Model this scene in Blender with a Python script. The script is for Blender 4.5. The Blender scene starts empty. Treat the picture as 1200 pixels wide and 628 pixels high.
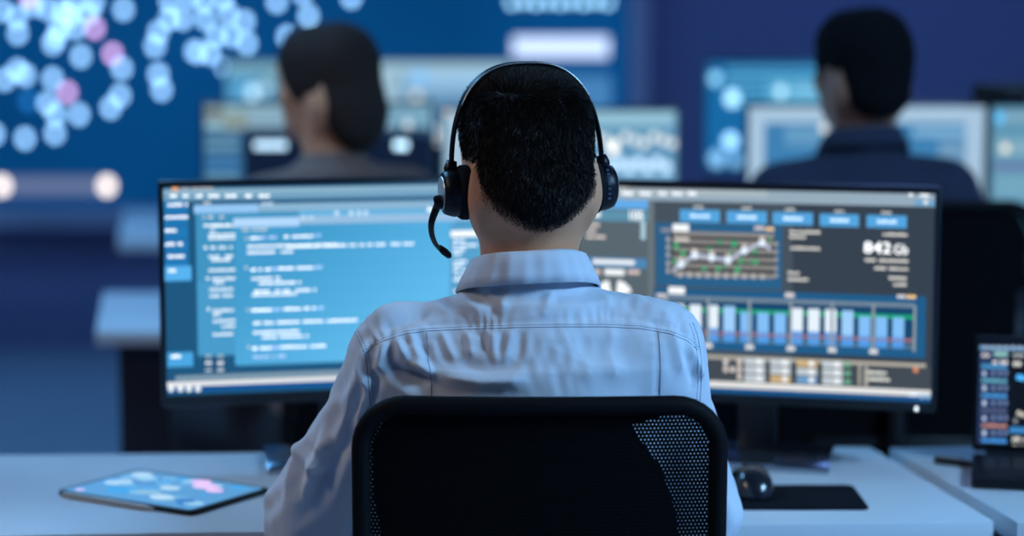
import bpy, bmesh, math, random
import numpy as np
from mathutils import Vector, Matrix
from mathutils.bvhtree import BVHTree

# ------------------------------------------------------------------ camera, world, light, exposure
scene = bpy.context.scene
COL = scene.collection
FPX = 2500.0                                   # focal length in pixels of a 1200 px wide frame
PITCH = math.radians(6.64)
CAM = np.array([0.0, 0.0, 1.43])
cam_data = bpy.data.cameras.new('camera')
cam_data.sensor_width = 36.0
cam_data.lens = FPX / 1200.0 * 36.0
cam_data.clip_start = 0.05
cam_data.dof.use_dof = True
cam_data.dof.focus_distance = 2.655
cam_data.dof.aperture_fstop = 1.7
cam_data.dof.aperture_ratio = 1.1
cam = bpy.data.objects.new('camera', cam_data)
COL.objects.link(cam)
cam.location = CAM
cam.rotation_euler = (math.pi / 2 - PITCH, 0, 0)
scene.camera = cam

world = bpy.data.worlds.new('world')
scene.world = world
world.use_nodes = True
world.node_tree.nodes['Background'].inputs[0].default_value = (0.02, 0.06, 0.16, 1)
world.node_tree.nodes['Background'].inputs[1].default_value = 0.3

vs = scene.view_settings
vs.view_transform = 'Standard'
vs.look = 'None'
vs.exposure = 0.0
vs.gamma = 1.0
vs.use_curve_mapping = False
scene.cycles.use_denoising = True
scene.cycles.sample_clamp_indirect = 4.0
scene.cycles.max_bounces = 6

ADDED_PANELS = [            # x, y, width, depth, strength, colour: unseen ceiling panels added to light the scene
    (-2.5, 1.9, 0.6, 1.2, 13.0, (1.0, 0.82, 0.64)),
    (3.0, 1.2, 0.6, 1.2, 122.0, (0.33, 0.64, 1.0)),
    (-1.7, 4.4, 0.6, 1.2, 26.0, (0.20, 0.54, 1.0)),
    (1.6, 5.6, 0.6, 1.2, 2.5, (0.18, 0.35, 1.0)),
    (-1.8, 7.3, 0.6, 1.2, 13.0, (0.15, 0.50, 1.0)),
    (1.6, 7.7, 0.6, 1.2, 9.0, (0.22, 0.40, 1.0)),
]

# ------------------------------------------------------------------ pixel helpers
FW = np.array([0, math.cos(PITCH), -math.sin(PITCH)])
UP = np.array([0, math.sin(PITCH), math.cos(PITCH)])


def ray(x, y):
    return FW + np.array([(x - 600) / FPX, 0, 0]) + UP * ((314 - y) / FPX)


def at(x, y, D):
    return CAM + ray(x, y) * D


def on_z(x, y, z):
    r = ray(x, y)
    return CAM + r * ((z - CAM[2]) / r[2])


def on_y(x, y, Y):
    r = ray(x, y)
    return CAM + r * (Y / r[1])


def lin(c):
    o = []
    for v in c:
        v = v / 255.0
        o.append(v / 12.92 if v <= 0.04045 else ((v + 0.055) / 1.055) ** 2.4)
    return tuple(o)


# ------------------------------------------------------------------ materials
MATS = {}


def mat(name, color, rough=0.6, metal=0.0, noise=0.0, nscale=30.0, bump=0.0, bscale=200.0, spec=0.5, sheen=0.0, coat=0.0):
    if name in MATS:
        return MATS[name]
    m = bpy.data.materials.new(name)
    m.use_nodes = True
    nt = m.node_tree
    b = nt.nodes['Principled BSDF']
    b.inputs['Base Color'].default_value = (*color, 1)
    b.inputs['Roughness'].default_value = rough
    b.inputs['Metallic'].default_value = metal
    b.inputs['Specular IOR Level'].default_value = spec
    b.inputs['Sheen Weight'].default_value = sheen
    b.inputs['Coat Weight'].default_value = coat
    tc = nt.nodes.new('ShaderNodeTexCoord')
    if noise > 0:
        n = nt.nodes.new('ShaderNodeTexNoise')
        n.inputs['Scale'].default_value = nscale
        n.inputs['Detail'].default_value = 4
        nt.links.new(tc.outputs['Object'], n.inputs['Vector'])
        r = nt.nodes.new('ShaderNodeMapRange')
        r.inputs['To Min'].default_value = 1 - noise
        r.inputs['To Max'].default_value = 1 + noise
        nt.links.new(n.outputs['Fac'], r.inputs['Value'])
        mx = nt.nodes.new('ShaderNodeVectorMath')
        mx.operation = 'SCALE'
        mx.inputs[0].default_value = color
        nt.links.new(r.outputs['Result'], mx.inputs['Scale'])
        nt.links.new(mx.outputs['Vector'], b.inputs['Base Color'])
    if bump > 0:
        n2 = nt.nodes.new('ShaderNodeTexNoise')
        n2.inputs['Scale'].default_value = bscale
        n2.inputs['Detail'].default_value = 3
        nt.links.new(tc.outputs['Object'], n2.inputs['Vector'])
        bp = nt.nodes.new('ShaderNodeBump')
        bp.inputs['Strength'].default_value = bump
        bp.inputs['Distance'].default_value = 0.002
        nt.links.new(n2.outputs['Fac'], bp.inputs['Height'])
        nt.links.new(bp.outputs['Normal'], b.inputs['Normal'])
    MATS[name] = m
    return m


def mat_attr(name, rough=0.6, spec=0.5, sss=0.0):
    """surface colour from the colour attribute Col"""
    m = bpy.data.materials.new(name)
    m.use_nodes = True
    nt = m.node_tree
    b = nt.nodes['Principled BSDF']
    a = nt.nodes.new('ShaderNodeAttribute')
    a.attribute_name = 'Col'
    nt.links.new(a.outputs['Color'], b.inputs['Base Color'])
    b.inputs['Roughness'].default_value = rough
    b.inputs['Specular IOR Level'].default_value = spec
    if sss:
        b.inputs['Subsurface Weight'].default_value = sss
        b.inputs['Subsurface Radius'].default_value = (0.012, 0.005, 0.003)
        b.inputs['Subsurface Scale'].default_value = 0.5
    MATS[name] = m
    return m


def mat_glow_attr(name, strength=1.0):
    """a lit display: emission from the colour attribute Col under a dark glossy pane"""
    m = bpy.data.materials.new(name)
    m.use_nodes = True
    nt = m.node_tree
    b = nt.nodes['Principled BSDF']
    b.inputs['Base Color'].default_value = (0.006, 0.007, 0.009, 1)
    b.inputs['Roughness'].default_value = 0.45
    b.inputs['Specular IOR Level'].default_value = 0.15
    a = nt.nodes.new('ShaderNodeAttribute')
    a.attribute_name = 'Col'
    nt.links.new(a.outputs['Color'], b.inputs['Emission Color'])
    b.inputs['Emission Strength'].default_value = strength
    MATS[name] = m
    return m


def mat_glow(name, color, strength, noise=0.0, nscale=1.0):
    m = bpy.data.materials.new(name)
    m.use_nodes = True
    nt = m.node_tree
    b = nt.nodes['Principled BSDF']
    b.inputs['Base Color'].default_value = (0.006, 0.007, 0.009, 1)
    b.inputs['Roughness'].default_value = 0.45
    b.inputs['Specular IOR Level'].default_value = 0.15
    b.inputs['Emission Color'].default_value = (*color, 1)
    b.inputs['Emission Strength'].default_value = strength
    if noise:
        tc = nt.nodes.new('ShaderNodeTexCoord')
        n = nt.nodes.new('ShaderNodeTexNoise')
        n.inputs['Scale'].default_value = nscale
        nt.links.new(tc.outputs['Object'], n.inputs['Vector'])
        r = nt.nodes.new('ShaderNodeMapRange')
        r.inputs['From Min'].default_value = 0.3
        r.inputs['From Max'].default_value = 0.7
        r.inputs['To Min'].default_value = strength * (1 - noise)
        r.inputs['To Max'].default_value = strength * (1 + noise)
        nt.links.new(n.outputs['Fac'], r.inputs['Value'])
        nt.links.new(r.outputs['Result'], b.inputs['Emission Strength'])
    MATS[name] = m
    return m


M_GLOW = mat_glow_attr('display_glow', 1.0)
M_BLACK = mat('black_plastic', (0.004, 0.0045, 0.007), 0.45, bump=0.05, bscale=600, spec=0.35)
M_HOUS = mat('monitor_housing', (0.006, 0.007, 0.012), 0.4)
M_DARKM = mat('dark_metal', (0.03, 0.034, 0.045), 0.3, metal=0.6)
M_BASE = mat('stand_plate', (0.42, 0.45, 0.50), 0.16, metal=0.95)
M_DESK = mat('desk_laminate', (0.62, 0.66, 0.70), 0.36, noise=0.03, nscale=14, spec=0.45)
M_EDGE = mat('desk_edge_band', (0.55, 0.56, 0.58), 0.4)
M_DPAN = mat('dark_desk_panel', (0.012, 0.015, 0.028), 0.6)
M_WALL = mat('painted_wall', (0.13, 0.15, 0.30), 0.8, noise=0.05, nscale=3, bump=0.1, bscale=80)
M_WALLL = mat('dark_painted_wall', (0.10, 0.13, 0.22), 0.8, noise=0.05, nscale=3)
M_FLOOR = mat('floor_carpet', (0.22, 0.27, 0.36), 0.75, noise=0.15, nscale=60, bump=0.3, bscale=300)
M_CEIL = mat('ceiling_paint', (0.10, 0.11, 0.15), 0.9, noise=0.04, nscale=8)
M_CHF = mat('chair_frame_black', (0.003, 0.003, 0.0045), 0.7, spec=0.15)
M_FABRIC = mat('black_upholstery', (0.004, 0.004, 0.006), 0.95, bump=0.3, bscale=500, spec=0.1)
M_MESHF = mat('black_mesh_fabric', (0.003, 0.003, 0.0045), 0.9, spec=0.1)
M_CHROME = mat('polished_metal', (0.6, 0.62, 0.66), 0.2, metal=1.0)
M_LILAC = mat('grey_lilac_frame', (0.30, 0.32, 0.46), 0.55, noise=0.04, nscale=5)


# ------------------------------------------------------------------ mesh helpers
class MB:
    """collects geometry for one mesh object; colours are optional per face"""

    def __init__(s):
        s.v, s.f, s.c = [], [], []

    def add(s, vs, fs, col=None):
        n = len(s.v)
        s.v += [tuple(map(float, p)) for p in vs]
        s.f += [tuple(i + n for i in f) for f in fs]
        s.c += [col] * len(fs)

    def bm(s, bm, mtx=None):
        if mtx is not None:
            bmesh.ops.transform(bm, matrix=mtx, verts=bm.verts)
        bm.verts.index_update()
        s.add([v.co for v in bm.verts], [[v.index for v in f.verts] for f in bm.faces])
        bm.free()

    def box(s, c, size, r=0.0, seg=2, rot=None):
        bm = bmesh.new()
        bmesh.ops.create_cube(bm, size=1.0)
        bmesh.ops.scale(bm, vec=size, verts=bm.verts)
        if r > 0:
            bmesh.ops.bevel(bm, geom=bm.edges[:], offset=r, segments=seg, affect='EDGES', profile=0.5)
        m = Matrix.Translation(Vector(c))
        if rot is not None:
            m = m @ rot
        s.bm(bm, m)

    def prism(s, poly, z0, z1, bev=0.0):
        """polygon in xy extruded from z0 to z1"""
        bm = bmesh.new()
        vs = [bm.verts.new((p[0], p[1], z0)) for p in poly]
        f = bm.faces.new(vs)
        r = bmesh.ops.extrude_face_region(bm, geom=[f])
        up = [g for g in r['geom'] if isinstance(g, bmesh.types.BMVert)]
        bmesh.ops.translate(bm, vec=(0, 0, z1 - z0), verts=up)
        bmesh.ops.recalc_face_normals(bm, faces=bm.faces)
        if bev > 0:
            bmesh.ops.bevel(bm, geom=bm.edges[:], offset=bev, segments=2, affect='EDGES', profile=0.5)
        s.bm(bm)

    def tube(s, path, rad, n=10, caps=True, flat=None, closed=False):
        """tube along path; rad number or list; flat=(vec, k) squashes the section along vec"""
        P = [Vector(p) for p in path]
        m = len(P)
        rad = rad if hasattr(rad, '__len__') else [rad] * m
        rings = []
        prev = None
        for i in range(m):
            a = P[i - 1] if (i > 0 or closed) else P[i]
            b = P[(i + 1) % m] if (i < m - 1 or closed) else P[i]
            t = (b - a).normalized()
            if prev is None:
                ref = Vector((0, 0, 1)) if abs(t.z) < 0.9 else Vector((1, 0, 0))
                u = t.cross(ref).normalized()
            else:
                u = (prev - t * prev.dot(t)).normalized()
            prev = u
            w = t.cross(u)
            ring = []
            for k in range(n):
                an = 2 * math.pi * k / n
                d = u * math.cos(an) * rad[i] + w * math.sin(an) * rad[i]
                if flat is not None:
                    fv = Vector(flat[0])
                    d = d - fv * d.dot(fv) * (1 - flat[1])
                ring.append(P[i] + d)
            rings.append(ring)
        vs = [p for r in rings for p in r]
        fs = []
        mm = m if closed else m - 1
        for i in range(mm):
            for k in range(n):
                a, b = i * n + k, i * n + (k + 1) % n
                c, d = ((i + 1) % m) * n + (k + 1) % n, ((i + 1) % m) * n + k
                fs.append((a, b, c, d))
        if caps and not closed:
            fs.append(tuple(range(n - 1, -1, -1)))
            fs.append(tuple((m - 1) * n + k for k in range(n)))
        s.add(vs, fs)

    def lathe(s, prof, n=24, mtx=None):
        """profile of (radius, height) around z"""
        vs, fs = [], []
        for r, h in prof:
            for k in range(n):
                a = 2 * math.pi * k / n
                vs.append((r * math.cos(a), r * math.sin(a), h))
        for i in range(len(prof) - 1):
            for k in range(n):
                fs.append((i * n + k, i * n + (k + 1) % n, (i + 1) * n + (k + 1) % n, (i + 1) * n + k))
        fs.append(tuple(range(n - 1, -1, -1)))
        fs.append(tuple((len(prof) - 1) * n + k for k in range(n)))
        if mtx is not None:
            vs = [mtx @ Vector(v) for v in vs]
        s.add(vs, fs)

    def mesh(s, name, smooth=False):
        me = bpy.data.meshes.new(name)
        me.from_pydata(s.v, [], s.f)
        if any(c is not None for c in s.c):
            at_ = me.color_attributes.new('Col', 'FLOAT_COLOR', 'CORNER')
            buf = []
            for f, c in zip(s.f, s.c):
                buf += [*(c or (0, 0, 0)), 1.0] * len(f)
            at_.data.foreach_set('color', buf)
        if smooth:
            me.shade_smooth()
        me.update()
        return me

    def build(s, name, material, parent=None, smooth=False, mtx=None, sharp=None):
        me = s.mesh(name, smooth or sharp is not None)
        if sharp is not None:
            me.set_sharp_from_angle(angle=math.radians(sharp))
        return link(name, me, material, parent)


def link(name, me, material, parent=None):
    me.materials.append(material)
    o = bpy.data.objects.new(name, me)
    COL.objects.link(o)
    if parent is not None:
        o.parent = parent
    return o


def tag(o, label, cat, group=None):
    o['label'] = label
    o['category'] = cat
    if group:
        o['group'] = group
    return o


def thing(name, label, cat, loc=(0, 0, 0), rz=0.0, scale=1.0, group=None):
    o = bpy.data.objects.new(name, None)
    o.empty_display_size = 0.1
    COL.objects.link(o)
    o.location = loc
    o.rotation_euler = (0, 0, rz)
    o.scale = (scale,) * 3
    return tag(o, label, cat, group)


def struct(o):
    o['kind'] = 'structure'
    return o


def copy_tree(o, parent=None):
    c = o.copy()
    COL.objects.link(c)
    c.parent = parent
    for ch in list(o.children):
        copy_tree(ch, c)
    return c


# ------------------------------------------------------------------ the room
X0, X1, Y0, Y1, ZC = -4.5, 4.5, -2.5, 9.2, 3.1


def slab(name, c, size, m):
    b = MB()
    b.box(c, size)
    return struct(b.build(name, m))


slab('floor', (0, (Y0 + Y1) / 2, -0.05), (X1 - X0 + 0.4, Y1 - Y0 + 0.4, 0.1), M_FLOOR)
slab('ceiling', (0, (Y0 + Y1) / 2, ZC + 0.05), (X1 - X0 + 0.4, Y1 - Y0 + 0.4, 0.1), M_CEIL)
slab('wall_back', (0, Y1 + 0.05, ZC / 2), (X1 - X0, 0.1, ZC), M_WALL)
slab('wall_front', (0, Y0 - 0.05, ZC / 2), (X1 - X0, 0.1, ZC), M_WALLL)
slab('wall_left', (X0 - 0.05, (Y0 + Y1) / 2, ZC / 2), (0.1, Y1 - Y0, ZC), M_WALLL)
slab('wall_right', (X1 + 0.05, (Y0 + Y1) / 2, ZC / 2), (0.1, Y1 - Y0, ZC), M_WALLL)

for i, (x, y, w, d, st, c) in enumerate(ADDED_PANELS):
    where = ['warm, left of the seated man', 'blue, right of the seated man', 'over the second row on the left',
             'over the second row on the right', 'near the video wall on the left', 'near the back wall on the right'][i]
    t = thing('added_ceiling_light', 'added unseen rectangular ceiling light panel ' + where, 'light', (x, y, ZC - 0.045), group='added ceiling light panels')
    b = MB()
    for sx in (-1, 1):
        b.box((sx * (w / 2 + 0.01), 0, 0.0225), (0.02, d + 0.04, 0.045))
        b.box((0, sx * (d / 2 + 0.01), 0.0225), (w, 0.02, 0.045))
    b.build('added_light_frame', M_CHROME, t)
    b = MB()
    b.box((0, 0, 0.03), (w, d, 0.01))
    b.build('added_diffuser', mat_glow('added_panel_glow_%d' % i, c, st), t)

# ------------------------------------------------------------------ displays
random.seed(4)


class Display:
    """flat user interface drawn with real lit patches on a screen plane.
    org, eu, ev: world frame of the plane; place(u, v, layer) -> local mesh point"""

    def __init__(s, org, eu, ev, place, step=0.00012, lim=None):
        s.org, s.eu, s.ev = np.array(org), np.array(eu), np.array(ev)
        s.n = np.cross(s.eu, s.ev)
        s.mb, s.layer, s.step, s.lim = MB(), 0, step, lim
        s.place = place if lim is None else (lambda u, v, d: place(min(max(u, lim[0]), lim[1]), min(max(v, lim[2]), lim[3]), d))

    def uv(s, x, y):
        r = ray(x, y)
        t = ((s.org - CAM) @ s.n) / (r @ s.n)
        p = CAM + r * t - s.org
        return float(p @ s.eu), float(p @ s.ev)

    def poly(s, pts, col, k=1.0):
        s.layer += 1
        d = s.step * s.layer
        c = tuple(v * k for v in lin(col))
        s.mb.add([s.place(u, v, d) for u, v in pts], [tuple(range(len(pts)))], c)

    def rect(s, x0, y0, x1, y1, col, k=1.0):
        """edges in photo pixels, heights read at the left end"""
        u0, v0 = s.uv(x0, y0)
        u1, _ = s.uv(x1, y0)
        _, v1 = s.uv(x0, y1)
        s.poly([(u0, v1), (u1, v1), (u1, v0), (u0, v0)], col, k)

    def quad(s, pts, col, k=1.0):
        s.poly([s.uv(*p) for p in pts], col, k)

    def disc(s, x, y, r, col, k=1.0, n=12, a0=0.0, a1=2 * math.pi):
        u, v = s.uv(x, y)
        u2, _ = s.uv(x + r, y)
        R = abs(u2 - u)
        full = a1 - a0 > 6.2
        pts = [(u + R * math.cos(a0 + (a1 - a0) * i / n), v + R * math.sin(a0 + (a1 - a0) * i / n)) for i in range(n if full else n + 1)]
        if not full:
            pts.append((u, v))
        s.poly(pts, col, k)

    def words(s, x0, y, x1, h, col, k=1.3, pitch=3.0, gap=0.12):
        """a line of illegible glyph marks, centred on y at its left end"""
        h, k = h * 0.82, k * 1.3
        u0, v0 = s.uv(x0, y - h / 2)
        u1, _ = s.uv(x1, y)
        _, v1 = s.uv(x0, y + h / 2)
        n = max(1, int((x1 - x0) / pitch))
        du = (u1 - u0) / n
        s.layer += 1
        d = s.step * s.layer
        c = tuple(v * k for v in lin(col))
        for i in range(n):
            if n > 4 and random.random() < gap:
                continue
            a, b = u0 + du * (i + 0.1), u0 + du * (i + 0.9)
            top = v0 - (v0 - v1) * random.choice((0.0, 0.0, 0.2))
            s.mb.add([s.place(a, v1, d), s.place(b, v1, d), s.place(b, top, d), s.place(a, top, d)], [(0, 1, 2, 3)], c)

    def text(s, x0, y0, x1, y1, body, col, k=1.0):
        """real lettering fitted into the box x0..x1, y0..y1"""
        cu = bpy.data.curves.new('lettering', 'FONT')
        cu.body = body
        cu.offset = 0.02
        ob = bpy.data.objects.new('lettering', cu)
        COL.objects.link(ob)
        dg = bpy.context.evaluated_depsgraph_get()
        me = bpy.data.meshes.new_from_object(ob.evaluated_get(dg))
        bpy.data.objects.remove(ob)
        P = np.array([v.co[:] for v in me.vertices])
        lo, hi = P.min(0), P.max(0)
        u0, v1 = s.uv(x0, y0)
        u1, _ = s.uv(x1, y0)
        _, v0 = s.uv(x0, y1)
        s.layer += 1
        d = s.step * s.layer
        vs_ = [s.place(u0 + (p[0] - lo[0]) / (hi[0] - lo[0]) * (u1 - u0), v0 + (p[1] - lo[1]) / (hi[1] - lo[1]) * (v1 - v0), d) for p in P]
        s.mb.add(vs_, [tuple(f.vertices) for f in me.polygons], tuple(v * k for v in lin(col)))
        bpy.data.meshes.remove(me)


Y_NEAR = 4.0


def monitor(name, label, q, W, H, desk_z, base_col, draw, bottom=0.024, base_w=0.26, group=None, led=False, stand=True):
    """q = screen centre x, y, z, yaw, tilt"""
    x, y, z, yaw, tilt = q
    t = thing(name, label, 'monitor', (x, y, desk_z), yaw, group=group)
    hc = z - desk_z
    ct, st = math.cos(tilt), math.sin(tilt)

    def tl(u, d, v):                     # screen frame (right, away, up) -> local
        return (u, d * ct + v * st, hc + v * ct - d * st)

    def tmb(b):
        b.v = [tl(*p) for p in b.v]
        return b
    b = MB()
    b.box((0, 0.0145, -bottom / 2 + 0.003), (W + 0.014, 0.028, H + 0.012 + bottom), 0.004)
    b.box((0, 0.042, -0.02), (W * 0.55, 0.05, H * 0.6), 0.015)
    tmb(b).build('housing', M_HOUS, t, sharp=35)
    b = MB()
    b.box((0, 0.0000, -0.004), (W, 0.0012, H + 0.008))
    b.c = [base_col] * len(b.f)
    scr = tmb(b).build('screen', M_GLOW, t)
    eu = np.array([math.cos(yaw), math.sin(yaw), 0])
    aw = np.array([-math.sin(yaw), math.cos(yaw), 0])
    ev = np.array([0, 0, ct]) + aw * st
    dsp = Display((x, y, z), eu, ev, lambda u, v, d: tl(u, -0.0008 - d, v), 0.00006 if W > 0.5 and Y_NEAR > y else 0.0001, (-W / 2, W / 2, -H / 2 - 0.008, H / 2))
    draw(dsp)
    dsp.mb.build('screen_content', M_GLOW, scr)['kind'] = 'stuff'
    if stand:
        b = MB()
        b.box((0, 0.085, hc / 2), (0.062, 0.022, hc - 0.012), 0.006)
        b.box((0, 0.07, hc - 0.02), (0.09, 0.04, 0.09), 0.006)
        b.build('stand_post', M_HOUS, t, sharp=35)
        b = MB()
        b.prism([(-base_w / 2, -0.05), (base_w / 2, -0.05), (base_w / 2 - 0.012, 0.125), (-base_w / 2 + 0.012, 0.125)], 0.0, 0.012, 0.003)
        b.build('stand_base', M_BASE, t, sharp=35)
    if led:
        u, v = dsp.uv(*led)
        b = MB()
        b.box((u, -0.0005, v), (0.004, 0.002, 0.005))
        b.c = [(2.2, 2.5, 2.8)] * len(b.f)
        tmb(b).build('power_light', M_GLOW, t)
    return t


W_ = (245, 248, 250)
G_ = (205, 205, 202)


def draw_left(d):
    R, T, D = d.rect, d.words, d.disc
    R(189, 222, 611, 236, (138, 178, 202))
    R(189, 229, 611, 236, (112, 160, 192))
    D(203, 221.5, 2.2, (235, 160, 95), 1.3); D(207, 221.3, 2.2, (235, 160, 95), 1.3)
    T(212, 221, 250, 2.6, (190, 180, 175), 0.9)
    for x, w in ((199, 8), (214, 7), (229, 8), (244, 13), (264, 13), (287, 8), (303, 13)):
        T(x, 229.5, x + w, 3.6, W_, 1.3)
    R(189, 236, 611, 243, (22, 82, 122))
    R(191, 236, 220, 330, (32, 122, 184))
    for y in (250.5, 265, 281, 296):
        R(191, y - 2, 220, y, (26, 104, 165))
    for y, w in ((240, 27), (254.5, 27), (270, 14), (286, 21), (300.5, 23)):
        T(193, y, 193 + w, 4, W_, 1.15)
    R(192, 312, 224, 329, (88, 180, 240))
    T(197, 317, 206, 4, W_, 1.1)
    R(196, 413, 226, 430, (75, 168, 228))
    T(200, 417.5, 212, 4.5, W_, 1.2)
    # window behind
    R(229, 249, 560, 417, (64, 148, 194))
    R(231, 330, 275, 417, (72, 155, 202))
    R(227, 240, 302, 250, (150, 200, 245))
    R(302, 238.5, 545, 248, (140, 182, 212))
    T(238, 237.5, 247, 3, G_, 0.9)
    T(306, 238.5, 320, 3.5, (185, 210, 230), 1.0)
    T(237, 254.5, 266, 3, (225, 220, 210), 1.0)
    rows = [(238, 264, 270), (246, 264.5, 274), (246, 270, 252), (244, 275, 276), (244, 279, 276), (238, 290, 243), (246, 290, 272),
            (244, 300.5, 276), (244, 304.5, 276), (244, 316.5, 276), (241, 326, 245), (248, 326.5, 276), (250, 331, 262),
            (245, 339, 276), (245, 346.5, 276), (242, 362, 246), (249, 363.5, 274), (249, 368, 258), (249, 376, 276), (259, 382, 276), (249, 391.5, 276)]
    for x0, y, x1 in rows:
        T(x0, y, x1, 3.0, (235, 242, 248), 1.15)
    for y, c in ((417, (150, 170, 180)), (424.5, W_), (433, (190, 200, 205))):
        T(240, y, 248, 4, c, 1.0); T(254, y, 262, 4, c, 1.0)
    # window in front
    R(275, 265, 533, 428, (76, 164, 214))
    for i in range(26):
        for j in range(10):
            e = max(0.0, min(1.0, (i + 2 * j - 8) / 24))
            d.layer -= 1 if i + j else 0
            R(275 + i * 9.92, 266 + j * 16.1 - i * 0.3, 275 + (i + 1) * 9.92 + 0.1, 266 + (j + 1) * 16.1 - i * 0.3, (66 + 30 * e, 156 + 30 * e, 206 + 30 * e))
    R(273, 255.5, 350, 266, (180, 218, 255))
    R(350, 252.5, 560, 262.5, (152, 192, 226))
    R(350, 247, 560, 252.5, (96, 178, 226))
    T(352, 255, 367, 3.5, (205, 220, 235), 1.0)
    for x in (394, 411, 420, 428):
        D(x, 249.5 - (x - 394) * 0.01, 3, (190, 220, 245), 1.1)
    T(500, 245, 512, 5, W_, 1.2)
    lines = [(283, 269, 313, G_, 1.0), (286, 279, 289, G_, 1.0), (292, 278.5, 304, W_, 1.5), (304, 278, 324, (190, 205, 245), 1.1), (326, 277, 366, W_, 1.4), (366, 275.5, 376, (160, 195, 245), 1.1),
             (289, 288.5, 394, W_, 1.2), (335, 288.5, 484, W_, 1.25), (289, 295.5, 343, W_, 1.2),
             (286, 313, 290, G_, 1.0), (293, 315.5, 316, W_, 1.6), (316, 314.5, 326, (175, 205, 250), 1.2), (326, 314, 366, W_, 1.5), (366, 312.5, 377, (175, 205, 250), 1.2),
             (294, 326, 328, W_, 1.2), (303, 331.5, 352, W_, 1.3),
             (294, 341, 373, W_, 1.3), (294, 345, 347, W_, 1.2),
             (288, 362, 292, G_, 1.0), (294, 363, 317, W_, 1.6), (317, 362, 328, (175, 205, 250), 1.2), (328, 361.5, 368, W_, 1.5), (368, 360, 379, (175, 205, 250), 1.2),
             (296, 378, 418, W_, 1.35), (296, 389, 350, W_, 1.3), (306, 394.5, 364, W_, 1.3),
             (289, 406, 293, G_, 1.0), (295, 407.5, 317, W_, 1.6), (317, 406.5, 328, (190, 200, 250), 1.2), (328, 406, 381, W_, 1.4), (296, 417.5, 334, (190, 200, 245), 1.1)]
    for x0, y, x1, c, k in lines:
        T(x0, y, x1, 3.0, c, k)
    # panel right of the code
    R(526, 262, 612, 428, (86, 160, 205))
    R(527, 270, 562, 277, W_, 1.15)
    for y, w in ((282, 14), (287, 28), (292, 14), (297, 10), (306, 16), (311, 12), (317, 22), (322, 18), (327, 14), (340, 30), (350, 24), (362, 30), (376, 20)):
        T(530, y, 530 + w, 3.4, (225, 235, 245), 1.2)
    # bottom bars
    R(205, 439.5, 610, 445, (130, 158, 176))
    R(192.5, 447, 611, 452.5, (236, 238, 240))
    R(193, 452.5, 611, 459.5, (14, 84, 150))
    for x in (200, 211, 221, 231.5):
        D(x, 454.5, 3.6, (225, 235, 240), 1.15)


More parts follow.
